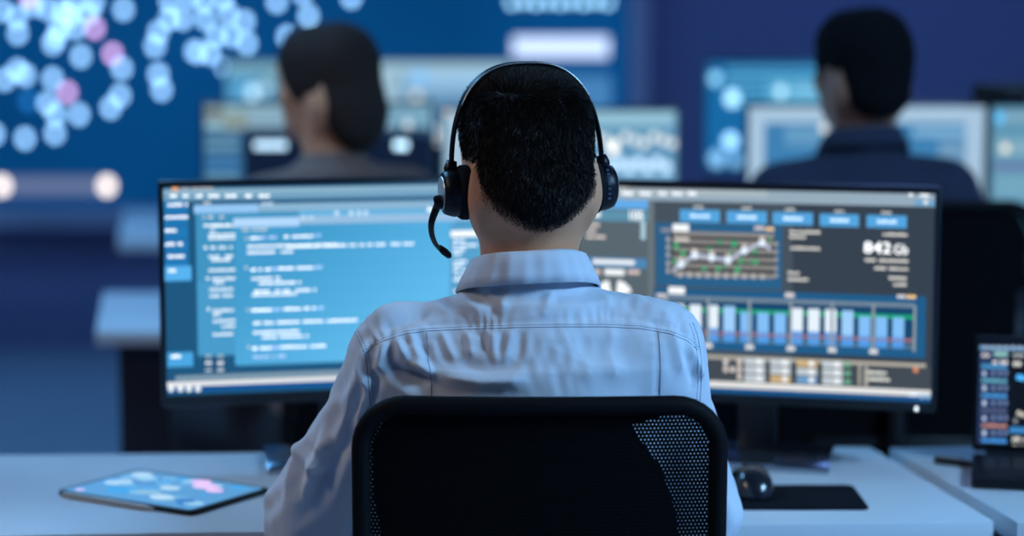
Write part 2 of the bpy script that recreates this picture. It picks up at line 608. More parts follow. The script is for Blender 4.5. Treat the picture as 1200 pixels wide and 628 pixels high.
def draw_right(d):
    R, T, D = d.rect, d.words, d.disc
    R(677, 218, 764, 440, (88, 102, 110))
    R(764, 219, 930, 450, (70, 82, 92))
    R(677, 216, 1096, 222, (72, 84, 96))
    R(677, 219, 1096, 233, (150, 172, 188))
    R(677, 219, 900, 226, (172, 186, 194))
    R(1072, 234.5, 1096, 241, (110, 165, 205))
    T(722, 218.5, 736, 3, (215, 205, 200), 1.0)
    for x, w in ((729, 13), (750, 13), (772, 9), (788, 12), (806, 10)):
        T(x, 226.5, x + w, 4, W_, 1.15)
    T(1065, 228, 1070, 3.5, W_, 1.1); T(1078, 228.5, 1089, 3.5, W_, 1.1); D(1085, 236.5, 3.4, (215, 225, 235))
    R(677, 233, 760, 243, (98, 172, 236))
    R(683, 245, 760, 258, (92, 146, 172))
    R(690, 248.5, 704, 253.5, W_, 1.1)
    d.text(738, 246.5, 754, 257.5, '105', W_, 1.3)
    for y, w in ((263, 16), (270, 12), (277, 23)):
        T(687, y, 687 + w, 3.6, (230, 215, 208), 1.0)
        D(754, y, 3.4, (190, 225, 240), 0.9)
    R(684, 301, 758, 312, (76, 136, 184))
    R(695, 303.5, 744, 308.5, W_, 1.05)
    R(689, 315.5, 704, 320.5, (225, 205, 200)); R(709, 315, 732, 321.5, W_, 1.1); R(736, 316, 750, 320.5, (225, 205, 200))
    D(697, 328, 3.2, (230, 225, 225)); D(722, 348, 20, W_, 1.1, 24, 0.35, 1.45); D(718, 350, 22, W_, 1.1, 24, 1.75, 2.9); D(720, 356, 18, (235, 240, 245), 1.0, 24, 3.0, 6.2)
    R(760, 236, 767, 440, (106, 118, 124))
    # tabs
    for x0, y0, x1, lx in ((797, 245, 844, 813), (852, 246.5, 899, 869), (906, 248, 953, 920), (961, 250, 1007, 978), (1016, 251.5, 1063, 1033)):
        R(x0, y0, x1, y0 + 14.5, (84, 166, 224))
        T(x0 + 12, y0 + 7.5, x1 - 12, 4.4, (205, 228, 250), 1.2, 2.6, 0.0)
        T(lx, y0 - 3, lx + 12, 3.2, G_, 1.0)
    # line chart
    R(769, 260, 917, 334, (40, 96, 138))
    R(786, 271, 909, 322, (14, 26, 42))
    for y in (273, 282, 291.5, 301, 310, 319.5):
        R(789, y - 2.6, 908, y + 2.6, (152, 148, 144), 0.9)
    R(789, 262, 808, 270, W_, 1.1)
    R(775, 267, 788, 271, (150, 150, 155))
    R(791, 277.5, 808, 281.5, (222, 212, 205))
    T(884, 266.5, 896, 4, (225, 210, 205), 1.1); T(897, 267.5, 908, 4, (250, 205, 130), 1.2)
    for y in (280, 289, 298, 308, 316.5):
        D(784, y, 3, (175, 175, 175)); D(910, y + 5.5, 2.6, (165, 165, 165))
    for i in range(10):
        D(798 + i * 10.7, 321 + i * 0.25, 3.2, (190, 185, 180))
    for x, y, w, h in ((793, 287, 7, 10), (801, 296, 7, 9), (791, 305, 6, 6), (844, 283, 6, 6), (861, 285, 8, 9), (832, 291, 6, 5), (857, 295, 5, 4), (885, 294, 6, 6), (869, 305, 7, 7),
                       (886, 306, 7, 7), (842, 314, 6, 8), (826, 314, 6, 6), (865, 315, 8, 9), (903, 280, 7, 3), (880, 306, 10, 2), (850, 312, 10, 2)):
        R(x - w * 0.4, y - h * 0.4, x + w * 0.4, y + h * 0.4, (70, 190, 130), 0.8)
    pts = [(789, 317), (799, 309), (815, 298), (835, 301), (854, 304), (873, 293), (894, 284), (904, 291)]
    for a, b in zip(pts, pts[1:]):
        d.quad([(a[0], a[1] + 2.2), (b[0], b[1] + 2.2), (b[0], b[1] - 2.2), (a[0], a[1] - 2.2)], (190, 200, 222))
    for x, y in pts[1:-1]:
        D(x, y, 4.4, (226, 240, 255), 1.1); T(x - 3.5, y - 6, x + 3.5, 2.6, (210, 195, 185))
    # texts
    for x0, y, x1 in ((926, 270.5, 962), (926, 276.5, 945), (927, 289.5, 962), (924, 318.5, 938), (924, 326, 948), (1035, 273.5, 1064), (1014, 303.5, 1027), (1030, 304, 1065), (1025, 313, 1039), (1042, 313.5, 1065), (1042, 324.5, 1063), (1047, 332, 1063)):
        T(x0, y, x1, 3.6, (214, 211, 204), 1.1, 2.8, 0.0)
    d.text(1013, 282, 1045, 295.5, '842', W_, 1.5)
    d.text(1048, 285, 1065, 297, 'Gb', W_, 1.25)
    # bar chart
    R(767, 336, 1086, 406, (30, 92, 138))
    R(790, 350, 1072, 398, (22, 70, 108))
    R(785, 345, 1072, 349.5, (120, 140, 155)); R(785, 391, 1072, 397, (85, 120, 145), 0.9)
    R(784, 358.5, 1072, 362.5, (22, 176, 118))
    R(784, 385, 1072, 388.5, (168, 104, 84))
    xs = [796.5 + i * 19.78 for i in range(14)]
    for i, x in enumerate(xs):
        dy = (x - 790) * 0.0355
        if i in (0, 1, 2, 7, 8, 9):
            R(x - 6.8, 357 + dy - 2, x + 6.8, 397 + dy, (88, 158, 230)); R(x - 6.8, 356.5 + dy - 2, x + 6.8, 381 + dy, (232, 244, 255), 1.0)
        elif i in (3, 10):
            R(x - 6.8, 357 + dy - 2, x + 6.8, 397 + dy, (84, 158, 232)); R(x - 6.8, 357 + dy - 2, x + 6.8, 384 + dy, (160, 208, 252))
        else:
            R(x - 6.8, 362 + dy - 1, x + 6.8, 397 + dy, (84, 158, 232)); R(x - 6.8, 362 + dy - 1, x + 6.8, 384 + dy, (132, 192, 248))
    R(784, 386, 1072, 387.8, (190, 150, 175), 0.7)
    for i in range(7):
        x = 783 + i * 48.3
        dy = (x - 785) * 0.0355
        R(x - 1.6, 346 + dy, x + 1.6, 400 + dy, (150, 165, 175), 0.9)
        if 0 < i < 6:
            R(x - 5, 399 + dy, x + 5, 404 + dy, (225, 228, 230))
    R(785, 334.5, 804, 342.5, W_, 1.1); R(771, 342.5, 783, 347, (220, 215, 215)); R(921, 341.5, 932, 346.5, (225, 220, 220))
    T(1052, 345.5, 1062, 4, (225, 220, 220), 1.1); T(1063, 346, 1074, 4, (250, 205, 130), 1.2)
    # bottom strip
    R(767, 411.5, 1086, 415.5, (186, 180, 168))
    R(767, 415.5, 1092, 443, (66, 74, 82))
    for x, y in ((852, 422), (868, 422), (868, 431), (868, 440), (852, 431), (860, 431)):
        D(x, y, 3.2, (226, 215, 210))
    R(866, 420, 869, 441, (205, 195, 190)); R(850, 421, 853, 432, (205, 195, 190))
    for j, (x0, cs) in enumerate(((874, (0, 0, 0)), (904, (0, 0, 1)), (935, (1, 0, 2)), (965, (0, 0, 0)))):
        for r, c in enumerate(cs):
            y = 420.5 + r * 9.6 + j * 1.0
            R(x0, y - 3, x0 + 24, y + 5, ((196, 206, 212), (206, 176, 128), (112, 160, 205))[c])
            D(x0 + 17, y + 1.4, 3.4, (236, 240, 242), 1.1)
    for y in (425, 435, 445):
        R(991, y - 2.5, 998, y + 2.5, (110, 180, 145))
    R(1007, 425, 1010, 449, (175, 170, 160)); R(1014, 427, 1018, 450, (180, 175, 168)); T(1018, 434, 1040, 4, (205, 205, 196)); T(1018, 441.5, 1044, 4, (205, 205, 196))
    D(1074, 431, 3.6, (216, 140, 100))
    R(767, 441, 1093, 448, (232, 232, 230))
    R(767, 448.5, 1093, 454.5, (26, 86, 142))
    T(1066, 460, 1076, 4, (190, 205, 220)); D(1081, 462, 3, (150, 190, 225)); D(1088, 462, 3, (150, 190, 225))


DZ = 0.74
monitor('monitor', 'wide black monitor showing blue code windows, left of the man with headset', (-0.25645, 3.26983, 1.02367, 0.2285, -0.0105), 0.553, 0.311, DZ, lin((28, 86, 126)), draw_left, group='monitors on the nearest desk')
monitor('monitor', 'wide black monitor showing grey dashboard with bar chart and 842 Gb', (0.37086, 3.27629, 1.01536, -0.26128, -0.0507), 0.553, 0.311, DZ, lin((54, 64, 76)), draw_right, led=(1074, 479), group='monitors on the nearest desk')


# ------------------------------------------------------------------ desks
def desk(name, label, poly, z, legs, panel=None, group=None, thick=0.032):
    c = np.mean(np.array(poly), 0)
    t = thing(name, label, 'desk', (c[0], c[1], 0), group=group)
    b = MB()
    b.prism([(p[0] - c[0], p[1] - c[1]) for p in poly], z - thick, z, 0.002)
    b.build('desk_top', M_DESK, t, sharp=35)
    for (x, y, sx, sy) in legs:
        b = MB()
        b.box((x - c[0], y - c[1], (z - thick) / 2), (sx, sy, z - thick), 0.004)
        b.build('leg', M_DPAN, t)
    if panel:
        x0, x1, y, z0 = panel
        b = MB()
        b.box(((x0 + x1) / 2 - c[0], y - c[1], (z0 + z - thick) / 2), (x1 - x0, 0.02, z - thick - z0), 0.003)
        b.build('modesty_panel', M_DPAN, t)
    return t


fl, fr = on_z(0, 627, DZ), on_z(1165, 610.4, DZ)
bl, br = on_z(0, 533, DZ), on_z(1020, 523, DZ)
sl = (fr - fl) / (fr[0] - fl[0])
sb = (br - bl) / (br[0] - bl[0])
fl2, bl2 = fl + sl * (-1.15 - fl[0]), bl + sb * (-1.15 - bl[0])
desk('desk', 'nearest pale blue-white desk carrying two monitors, tablet and mouse', [fl2[:2], fr[:2], br[:2], bl2[:2]], DZ,
     [(-1.06, 3.06, 0.04, 0.45), (0.54, 3.14, 0.04, 0.42)], (-1.04, 0.52, 3.28, 0.25), 'desks of the control room')
DZ2 = 0.746
a, b_ = on_z(1042, 524, DZ2), on_z(1192, 612, DZ2)
desk('desk', 'pale desk on the right carrying the open laptop', [b_[:2], (b_[0] + 1.5, b_[1] + 0.12), (a[0] + 1.55, a[1] + 0.1), a[:2]], DZ2,
     [(0.80, 3.14, 0.04, 0.42), (2.0, 3.2, 0.04, 0.4)], (0.82, 1.98, 3.36, 0.25), 'desks of the control room')
# second row
f2, b2 = on_z(112, 388, DZ), on_z(121, 342, DZ)
desk('desk', 'white topped desk of the second row, in front of the turned person', [(f2[0], f2[1]), (0.36, f2[1]), (0.36, b2[1]), (b2[0], b2[1])], DZ,
     [(f2[0] + 0.21, f2[1] + 0.36, 0.34, 0.62), (0.32, f2[1] + 0.36, 0.05, 0.6)], (f2[0] + 0.4, 0.3, b2[1] - 0.08, 0.12), 'desks of the control room')
desk('desk', 'dark fronted desk of the second row, before the man in dark navy shirt', [(0.40, 4.75), (2.2, 4.75), (2.2, 5.45), (0.40, 5.45)], DZ,
     [(0.43, 5.1, 0.05, 0.6), (2.15, 5.1, 0.05, 0.6)], (0.46, 2.12, 5.35, 0.1), 'desks of the control room')
f3, b3 = on_z(138, 281, DZ), on_z(145, 247, DZ)
desk('desk', 'pale desk of the third row, farthest on the left', [(f3[0], f3[1]), (0.2, f3[1]), (0.2, b3[1]), (b3[0], b3[1])], DZ,
     [(f3[0] + 0.3, f3[1] + 0.5, 0.3, 0.8), (0.15, f3[1] + 0.5, 0.05, 0.8)], (f3[0] + 0.45, 0.12, b3[1] - 0.1, 0.1), 'desks of the control room')
desk('desk', 'desk of the third row on the right, under the blue monitor with circles', [(0.45, 6.1), (1.75, 6.1), (1.75, 6.9), (0.45, 6.9)], DZ,
     [(0.48, 6.5, 0.05, 0.7), (1.70, 6.5, 0.05, 0.7)], (0.52, 1.66, 6.8, 0.1), 'desks of the control room')


# ------------------------------------------------------------------ background monitors
def bgmon(label, x0, x1, ytop, Y, base, draw, yaw=0.0):
    p0, p1 = on_y(x0, ytop, Y), on_y(x1, ytop, Y)
    W = p1[0] - p0[0] - 0.014
    H = W * 9 / 16
    monitor('monitor', label, ((p0[0] + p1[0]) / 2, Y, p0[2] - H / 2 - 0.008, yaw, 0.0), W, H, DZ, lin(base), draw, base_w=0.2, group='monitors of the rear rows')


def draw_a(d):
    R, D = d.rect, d.disc
    R(240, 124, 500, 150, (150, 190, 205)); R(240, 127, 262, 140, (110, 112, 110)); D(267, 138, 6, (140, 210, 175)); R(278, 128, 360, 150, (135, 170, 190))
    R(262, 132, 290, 152, (150, 170, 165), 0.8)
    for i in range(5):
        R(240, 155 + i * 12, 280, 163 + i * 12, ((90, 135, 165), (100, 150, 175), (70, 120, 165), (60, 125, 180), (95, 140, 165))[i])
    R(286, 158, 505, 215, (12, 25, 50)); R(298, 166, 336, 174, (190, 228, 255), 1.8); R(462, 166, 478, 174, (190, 232, 255), 2.6)
    R(420, 120, 505, 152, (120, 165, 190)); D(449, 146, 5, (200, 215, 220), 2.0); D(478, 146, 5, (190, 205, 215), 1.6)
    R(286, 150, 500, 156, (40, 60, 80))


def draw_b(d):
    R, D = d.rect, d.disc
    R(520, 131, 790, 147, (150, 195, 215)); R(520, 147, 790, 156, (90, 150, 185)); R(522, 131, 545, 215, (165, 195, 215)); D(524, 128, 6, (220, 190, 170), 1.2)
    for i in range(9):
        D(700 + i * 11, 160 + (i % 3) * 4, 5, (205, 212, 210), 1.5)
    D(718, 174, 6, (220, 215, 205), 2.5)
    for i in range(8):
        D(704 + i * 11, 190 + (i % 2) * 6, 6, (180, 210, 235), 1.7)
    R(520, 203, 790, 225, (120, 170, 205))


def draw_c(d):
    R, D = d.rect, d.disc
    for i in range(5):
        R(850, 80 + i * 10, 1030, 84 + i * 10, (100, 185, 220), 1.0)
    D(838, 92, 7, (140, 210, 245), 1.6); D(858, 115, 8, (165, 220, 250), 2.4); D(856, 165, 8, (150, 205, 245), 2.8); D(840, 186, 9, (130, 190, 235), 1.5); D(862, 188, 7, (130, 190, 235), 1.3)
    R(900, 96, 960, 120, (90, 175, 215)); R(930, 100, 1040, 112, (130, 195, 230)); D(915, 107, 6, (180, 220, 240), 1.8)


def draw_d(d):
    R, D = d.rect, d.disc
    R(879, 126, 1153, 280, (168, 198, 222))
    R(896, 144, 1132, 270, (62, 128, 178))
    R(1070, 150, 1132, 160, (130, 180, 215)); R(920, 148, 990, 170, (100, 155, 195)); D(965, 150, 5, (205, 200, 190), 1.6); R(1100, 165, 1130, 200, (110, 155, 190))


def draw_e(d):
    R, D = d.rect, d.disc
    R(1163, 126, 1390, 275, (96, 150, 178)); D(1172, 138, 6, (90, 190, 250), 1.3); R(1176, 132, 1390, 142, (130, 170, 190)); R(1166, 163, 1390, 182, (128, 172, 192)); D(1178, 174, 5, (225, 215, 200), 1.5)
    R(1163, 192, 1390, 198, (110, 112, 165)); R(1166, 205, 1390, 232, (115, 165, 190)); R(1163, 240, 1390, 275, (85, 150, 190))


def draw_f(d):
    R, D = d.rect, d.disc
    R(266, 74, 425, 86, (125, 175, 195)); R(266, 90, 300, 160, (85, 160, 205)); D(296, 108, 7, (175, 215, 235), 2.0); D(311, 103, 7, (150, 190, 205), 1.8); R(310, 84, 340, 100, (110, 155, 175))
    R(340, 90, 425, 150, (20, 50, 90))


def draw_g(d):
    R, D = d.rect, d.disc
    R(436, 74, 596, 84, (165, 200, 215)); R(436, 84, 470, 120, (155, 190, 210)); R(475, 84, 596, 104, (150, 195, 230)); R(484, 84, 500, 94, (110, 185, 245), 1.2)
    R(470, 104, 596, 130, (110, 155, 190)); D(488, 112, 5, (210, 205, 195), 1.5); R(436, 120, 596, 150, (85, 135, 175)); D(506, 155, 6, (235, 225, 210), 2.5); D(508, 168, 6, (225, 215, 205), 1.8)


bgmon('blurred monitor with dark panels directly left of the turned person, second row', 235, 509, 119, 5.12, (44, 90, 130), draw_a, 0.03)
bgmon('blurred pale blue monitor just behind the head with headset, second row', 516, 797, 126, 5.1, (96, 150, 188), draw_b)
bgmon('blurred monitor with bright white border before the man in navy shirt', 874, 1158, 121, 4.98, (140, 175, 205), draw_d)
bgmon('blurred teal monitor cut off by the right edge of the picture', 1161, 1444, 121, 4.90, (80, 135, 165), draw_e, -0.05)
bgmon('blurred deep blue monitor with light circles, third row right', 825, 1047, 70, 6.4, (20, 104, 165), draw_c)
bgmon('blurred monitor of the third row, left of the turned person\'s head', 262, 429, 70, 7.3, (70, 130, 170), draw_f)
bgmon('blurred bright monitor of the third row, right of the turned person\'s head', 433, 600, 70, 7.3, (100, 150, 185), draw_g)

p = on_y(1162, 121, 4.95)
t = thing('webcam_bar', 'dark webcam bar perched on top of the teal monitor at right', 'webcam', (p[0] + 0.02, 4.955, p[2]))
b = MB()
b.box((0, 0, 0.024), (0.13, 0.035, 0.046), 0.014, 3)
b.build('body', M_BLACK, t, sharp=40)
b = MB()
b.lathe([(0.011, 0), (0.011, 0.004), (0.008, 0.006)], 16, Matrix.Translation((0, -0.017, 0.026)) @ Matrix.Rotation(math.pi / 2, 4, 'X'))
b.build('lens', M_DARKM, t)

# ------------------------------------------------------------------ video wall, column, ledge
VY = Y1 - 0.06
vr = on_y(735, 200, VY)
vb = on_y(300, 241, VY)
vw_x0, vw_x1, vw_z0, vw_z1 = -3.9, float(vr[0]), float(vb[2]), 2.85
t = thing('video_wall', 'huge dark blue wall display with glowing map dots at the back', 'display', ((vw_x0 + vw_x1) / 2, VY, vw_z0))
cx, cz = (vw_x0 + vw_x1) / 2, vw_z0
b = MB()
b.box((0, 0.02, (vw_z1 - vw_z0) / 2), (vw_x1 - vw_x0, 0.04, vw_z1 - vw_z0))
scr = b.build('screen', mat_glow('video_wall_blue', lin((0, 68, 126)), 1.0, 0.22, 0.9), t)
b = MB()
fb = on_y(300, 266, VY)[2]
b.box((0, -0.005, (fb - vw_z0) / 2), (vw_x1 - vw_x0 + 0.1, 0.13, vw_z0 - fb), 0.005)
b.build('lower_frame', M_LILAC, t)
b = MB()
b.box((0, 0.02, vw_z1 - vw_z0 + 0.03), (vw_x1 - vw_x0 + 0.1, 0.07, 0.06), 0.005)
b.box((-(vw_x1 - vw_x0) / 2 - 0.025, 0.02, (vw_z1 - vw_z0) / 2), (0.05, 0.07, vw_z1 - vw_z0), 0.005)
b.build('outer_frame', M_LILAC, t)
dsp = Display((cx, VY, cz), (1, 0, 0), (0, 0, 1), lambda u, v, d: (u, -0.001 - d, v), 0.0004)
BL, PK = (138, 188, 233), (206, 165, 222)
DOTS = [(20, 20), (21, 39), (2, 12), (56, 11), (70, 32), (62, 51), (66, 44), (95, 66), (89, 33), (85, 5), (110, 3), (145, 11), (143, 80), (141, 112), (130, 126), (21, 82), (30, 88), (6, 93),
        (62, 92), (56, 121), (66, 134), (93, 134), (186, 38), (182, 54), (186, 87), (190, 105), (199, 22), (30, 162), (65, 156), (-6, 157), (215, 22), (241, 22), (240, 2), (287, 25), (268, 16),
        (290, 51), (272, 42), (254, 42), (229, 60), (232, 61), (247, 63), (265, 78), (325, 2), (337, 43), (362, 19), (412, -3), (355, -8), (262, -2), (224, -4), (200, 2), (83, 18), (40, 6), (105, 15), (75, 14)]
for x, y in DOTS:
    dsp.disc(x, y, 5.8, BL, 5.4)
for x, y in ((112, 33), (133, 63), (80, 108), (36, -3)):
    dsp.disc(x, y, 5.6, PK, 4.8)
dsp.disc(35, 118, 6, (40, 130, 215), 1.8)
dsp.rect(601, 44, 713, 66, (200, 220, 255), 1.5)
for i in range(9):
    dsp.disc(600 + i * 14, 2 - (i % 2) * 2, 4.5, (150, 205, 235), 4.0)
dsp.rect(590, 88, 716, 210, (70, 130, 185), 1.0)
dsp.rect(-60, 208, 130, 226, (130, 150, 200), 0.55)
dsp.rect(-60, 213, 130, 221, (165, 180, 225), 0.5)
dsp.disc(4, 217, 8, (250, 235, 225), 3.2)
dsp.disc(127, 217, 8, (250, 235, 225), 3.2)
dsp.mb.build('screen_content', M_GLOW, scr)['kind'] = 'stuff'

pc0, pc1 = on_y(736, 100, VY - 0.05), on_y(761, 100, VY - 0.05)
b = MB()
b.box(((pc0[0] + pc1[0]) / 2, VY - 0.0, ZC / 2), (pc1[0] - pc0[0], 0.11, ZC), 0.004)
struct(b.build('trim_1', M_LILAC))


# ------------------------------------------------------------------ things on the desks
def rrect(x0, y0, x1, y1, r, n=4):
    pts = []
    for cx_, cy_, a0 in ((x1 - r, y0 + r, -90), (x1 - r, y1 - r, 0), (x0 + r, y1 - r, 90), (x0 + r, y0 + r, 180)):
        for i in range(n + 1):
            a_ = math.radians(a0 + 90 * i / n)
            pts.append((cx_ + r * math.cos(a_), cy_ + r * math.sin(a_)))
    return pts


# tablet with stylus
tl_, tb_, tr_ = on_z(65, 580, DZ), on_z(222, 605, DZ), on_z(310, 580, DZ)
e1 = (tb_ - tl_)[:2]
L1 = np.linalg.norm(e1)
ang = math.atan2(e1[1], e1[0])
TW, TH = 0.258, 0.180
t = thing('tablet', 'thin black tablet with glowing blue map screen lying on the desk', 'tablet', (tl_[0], tl_[1], DZ), ang)
b = MB()
b.prism(rrect(0, 0, TW, TH, 0.012), 0.0, 0.007, 0.0012)
b.build('body', M_BLACK, t, sharp=35)
b = MB()
b.prism(rrect(0.008, 0.008, TW - 0.008, TH - 0.008, 0.006), 0.0066, 0.0074)
b.c = [lin((92, 158, 212))] * len(b.f)
scr = b.build('screen', M_GLOW, t)
b = MB()
rs = random.Random(9)
for i in range(46):
    u, v = rs.uniform(0.03, TW - 0.03), rs.uniform(0.025, TH - 0.025)
    r = rs.uniform(0.004, 0.017)
    c = rs.choice([(70, 165, 232), (150, 205, 240), (185, 220, 245), (120, 185, 230), (60, 130, 200), (140, 190, 220)])
    b.add([(u + 1.3 * r * math.cos(k * math.pi / 5), v + r * math.sin(k * math.pi / 5), 0.0076 + i * 2e-6) for k in range(10)], [tuple(range(10))], lin(c))
for u, v, r in ((0.17, 0.135, 0.017), (0.145, 0.155, 0.014), (0.20, 0.12, 0.012), (0.03, 0.02, 0.006)):
    b.add([(u + 1.3 * r * math.cos(k * math.pi / 5), v + r * math.sin(k * math.pi / 5), 0.0078 + r * 0.001) for k in range(10)], [tuple(range(10))], tuple(v_ * 1.15 for v_ in lin((222, 190, 236))))
b.build('screen_content', M_GLOW, scr)['kind'] = 'stuff'
s0 = Vector((tl_[0], tl_[1], DZ))
rot = Matrix.Rotation(ang, 4, 'Z')
t = thing('stylus', 'grey stylus resting along the near edge of the tablet', 'stylus', s0 + rot @ Vector((0.02, -0.0046, 0)), ang)
b = MB()
M_STY = mat('stylus_grey', (0.45, 0.44, 0.42), 0.35)
b.tube([(0, 0, 0.0042), (0.006, 0, 0.0042), (0.155, 0, 0.0042)], [0.0036, 0.0042, 0.0042], 12)
b.build('barrel', M_STY, t, smooth=False, sharp=40)
b = MB()
b.tube([(0.155, 0, 0.0042), (0.168, 0, 0.0042), (0.174, 0, 0.0042)], [0.0040, 0.0022, 0.0008], 12)
b.build('tip', M_STY, t, sharp=40)

# mouse pad and mouse
mp = on_z(1017, 598, DZ)
mb_ = on_z(1003, 570, DZ)
t = MB()
t.prism(rrect(-0.20, 0.0, 0.0, mb_[1] - mp[1], 0.012), 0, 0.003, 0.0008)
o = t.build('mouse_pad', mat('pad_rubber', (0.006, 0.007, 0.012), 0.9, bump=0.3, bscale=900, spec=0.1), None, sharp=35)
o.location = (mp[0] + 0.003, mp[1], DZ)
tag(o, 'black rectangular mouse pad right of the chair', 'mouse pad')


def mouse(loc, rz):
    t = thing('computer_mouse', 'glossy black computer mouse on the pad', 'mouse', loc, rz)
    n, m = 28, 14
    vs_, fs_ = [], []
    L, Wd, Hh = 0.058, 0.033, 0.041
    for i in range(m + 1):
        ph = math.pi / 2 * i / m
        for k in range(n):
            th = 2 * math.pi * k / n
            ce, se = math.cos(th), math.sin(th)
            x = Wd * math.copysign(abs(ce) ** 0.8, ce) * math.cos(ph) ** 0.55
            y = L * math.copysign(abs(se) ** 0.85, se) * math.cos(ph) ** 0.6
            x *= 1 - 0.10 * math.exp(-((y - 0.005) / 0.025) ** 2)
            z = Hh * math.sin(ph) * (1 - 0.28 * (y / L + 0.25) ** 2 - 0.18 * max(0, y / L))
            vs_.append((x, y, max(0.0, z)))
    for i in range(m):
        for k in range(n):
            fs_.append((i * n + k, i * n + (k + 1) % n, (i + 1) * n + (k + 1) % n, (i + 1) * n + k))
    fs_.append(tuple(range(n - 1, -1, -1)))
    b = MB()
    b.add(vs_, fs_)
    b.build('body', mat('mouse_gloss', (0.012, 0.013, 0.020), 0.22, coat=0.3), t, smooth=True)
    b = MB()
    b.lathe([(0.006, -0.004), (0.009, -0.003), (0.009, 0.003), (0.006, 0.004)], 18, Matrix.Translation((0, 0.032, 0.0285)) @ Matrix.Rotation(math.pi / 2, 4, 'Y'))
    b.build('scroll_wheel', M_DARKM, t)
    b = MB()
    b.tube([(0, 0.056, 0.010), (0, 0.075, 0.006), (-0.01, 0.10, 0.002), (-0.03, 0.13, -0.0008), (-0.06, 0.19, -0.0008)], 0.0017, 8)
    b.build('cable', M_BLACK, t, smooth=True)


ml = on_z(881, 584, DZ)
mouse((ml[0], ml[1] + 0.03, DZ + 0.003), 0.12)

# laptop
lp = on_z(1138, 573, DZ2)
LW, LD = 0.31, 0.185
LRZ = -0.22
t = thing('laptop', 'open dark laptop with a dashboard screen on the right desk', 'laptop', (lp[0], lp[1], DZ2), LRZ)
b = MB()
b.prism(rrect(0, 0, LW, LD, 0.008), 0.002, 0.016, 0.002)
base = b.build('base', M_BLACK, t, sharp=35)
b = MB()
M_KEY = mat('key_black', (0.02, 0.021, 0.028), 0.5)
for r in range(5):
    for c in range(13):
        b.box((0.023 + c * 0.0215 + 0.003, LD - 0.028 - r * 0.0195, 0.0165), (0.018, 0.0165, 0.002))
kb = b.build('keys', M_KEY, base)
kb['kind'] = 'stuff'
b = MB()
b.box((LW / 2, 0.042, 0.0161), (0.10, 0.058, 0.0008), 0.0002)
b.build('touchpad', M_DARKM, base)
b = MB()
b.tube([(0.02, LD, 0.016), (LW - 0.02, LD, 0.016)], 0.006, 12)
b.build('hinge', M_DARKM, t, sharp=40)
tlt = math.radians(8)
org_l = Vector((0, LD + 0.002, 0.020))
LH = 0.179


def ltf(u, d, v):
    return (u, org_l.y + d * math.cos(tlt) + v * math.sin(tlt), org_l.z + v * math.cos(tlt) - d * math.sin(tlt))


b = MB()
b.box((LW / 2, 0.004, LH / 2), (LW, 0.007, LH), 0.003)
b.v = [ltf(*p_) for p_ in b.v]
lid = b.build('lid', M_BLACK, t, sharp=35)
b = MB()
SB = 0.012
b.box((LW / 2, 0.0, (SB + LH - 0.007) / 2), (LW - 0.012, 0.001, LH - 0.007 - SB))
b.c = [lin((14, 20, 34))] * len(b.f)
b.v = [ltf(*p_) for p_ in b.v]
scr = b.build('screen', M_GLOW, lid)
rl = Matrix.Rotation(LRZ, 3, 'Z')
worg = np.array(Vector((lp[0], lp[1], DZ2)) + rl @ org_l)
eu = np.array(rl @ Vector((1, 0, 0)))
ev = np.array(rl @ Vector((0, math.sin(tlt), math.cos(tlt))))
d = Display(worg, eu, ev, lambda u, v, dd: ltf(u, -0.0006 - dd, v), 0.00005, (0.006, LW - 0.006, SB, LH - 0.007))
d.rect(1148, 405, 1420, 409, (120, 170, 215))
for i in range(9):
    d.disc(1155 + i * 8, 407, 2, (190, 205, 225), 0.9)
d.rect(1148, 409, 1182, 528, (40, 58, 96))
d.words(1150, 416, 1160, 5, (175, 170, 170)); d.rect(1165, 412, 1181, 417, (150, 205, 195)); d.words(1163, 424, 1181, 5, (205, 200, 195)); d.rect(1150, 427, 1180, 431, (75, 155, 210))
for i, c in enumerate(((95, 165, 185), (70, 150, 215), (80, 85, 110), (190, 130, 105), (65, 150, 225))):
    y = 434 + i * 17.5
    d.words(1151, y + 3, 1156, 6, (165, 180, 205)); d.disc(1164, y + 3, 2.4, (120, 140, 180)); d.disc(1172, y + 3, 2.4, (120, 140, 180)); d.disc(1179, y + 3, 2.4, (120, 140, 180))
    d.words(1150, y + 11.5, 1180, 4.5, c, 1.1, 4, 0.0)
d.rect(1184, 412, 1420, 500, (10, 14, 24))
d.words(1187, 416, 1200, 4, (160, 165, 170)); d.words(1187, 426, 1197, 6, (190, 190, 185)); d.disc(1194, 442, 3.5, (70, 170, 240), 1.4); d.disc(1199, 443, 3.5, (70, 170, 240), 1.4)
d.disc(1194, 484, 3, (205, 200, 190), 1.0); d.disc(1190, 493, 3, (130, 135, 145)); d.disc(1199, 486, 3, (205, 200, 190), 1.0)
d.rect(1183, 500, 1420, 507, (60, 135, 200)); d.words(1186, 514, 1212, 5, (200, 198, 190)); d.words(1186, 522, 1212, 5, (200, 198, 190))
d.rect(1148, 527.5, 1420, 533.5, (86, 160, 220))
d.mb.build('screen_content', M_GLOW, scr)['kind'] = 'stuff'

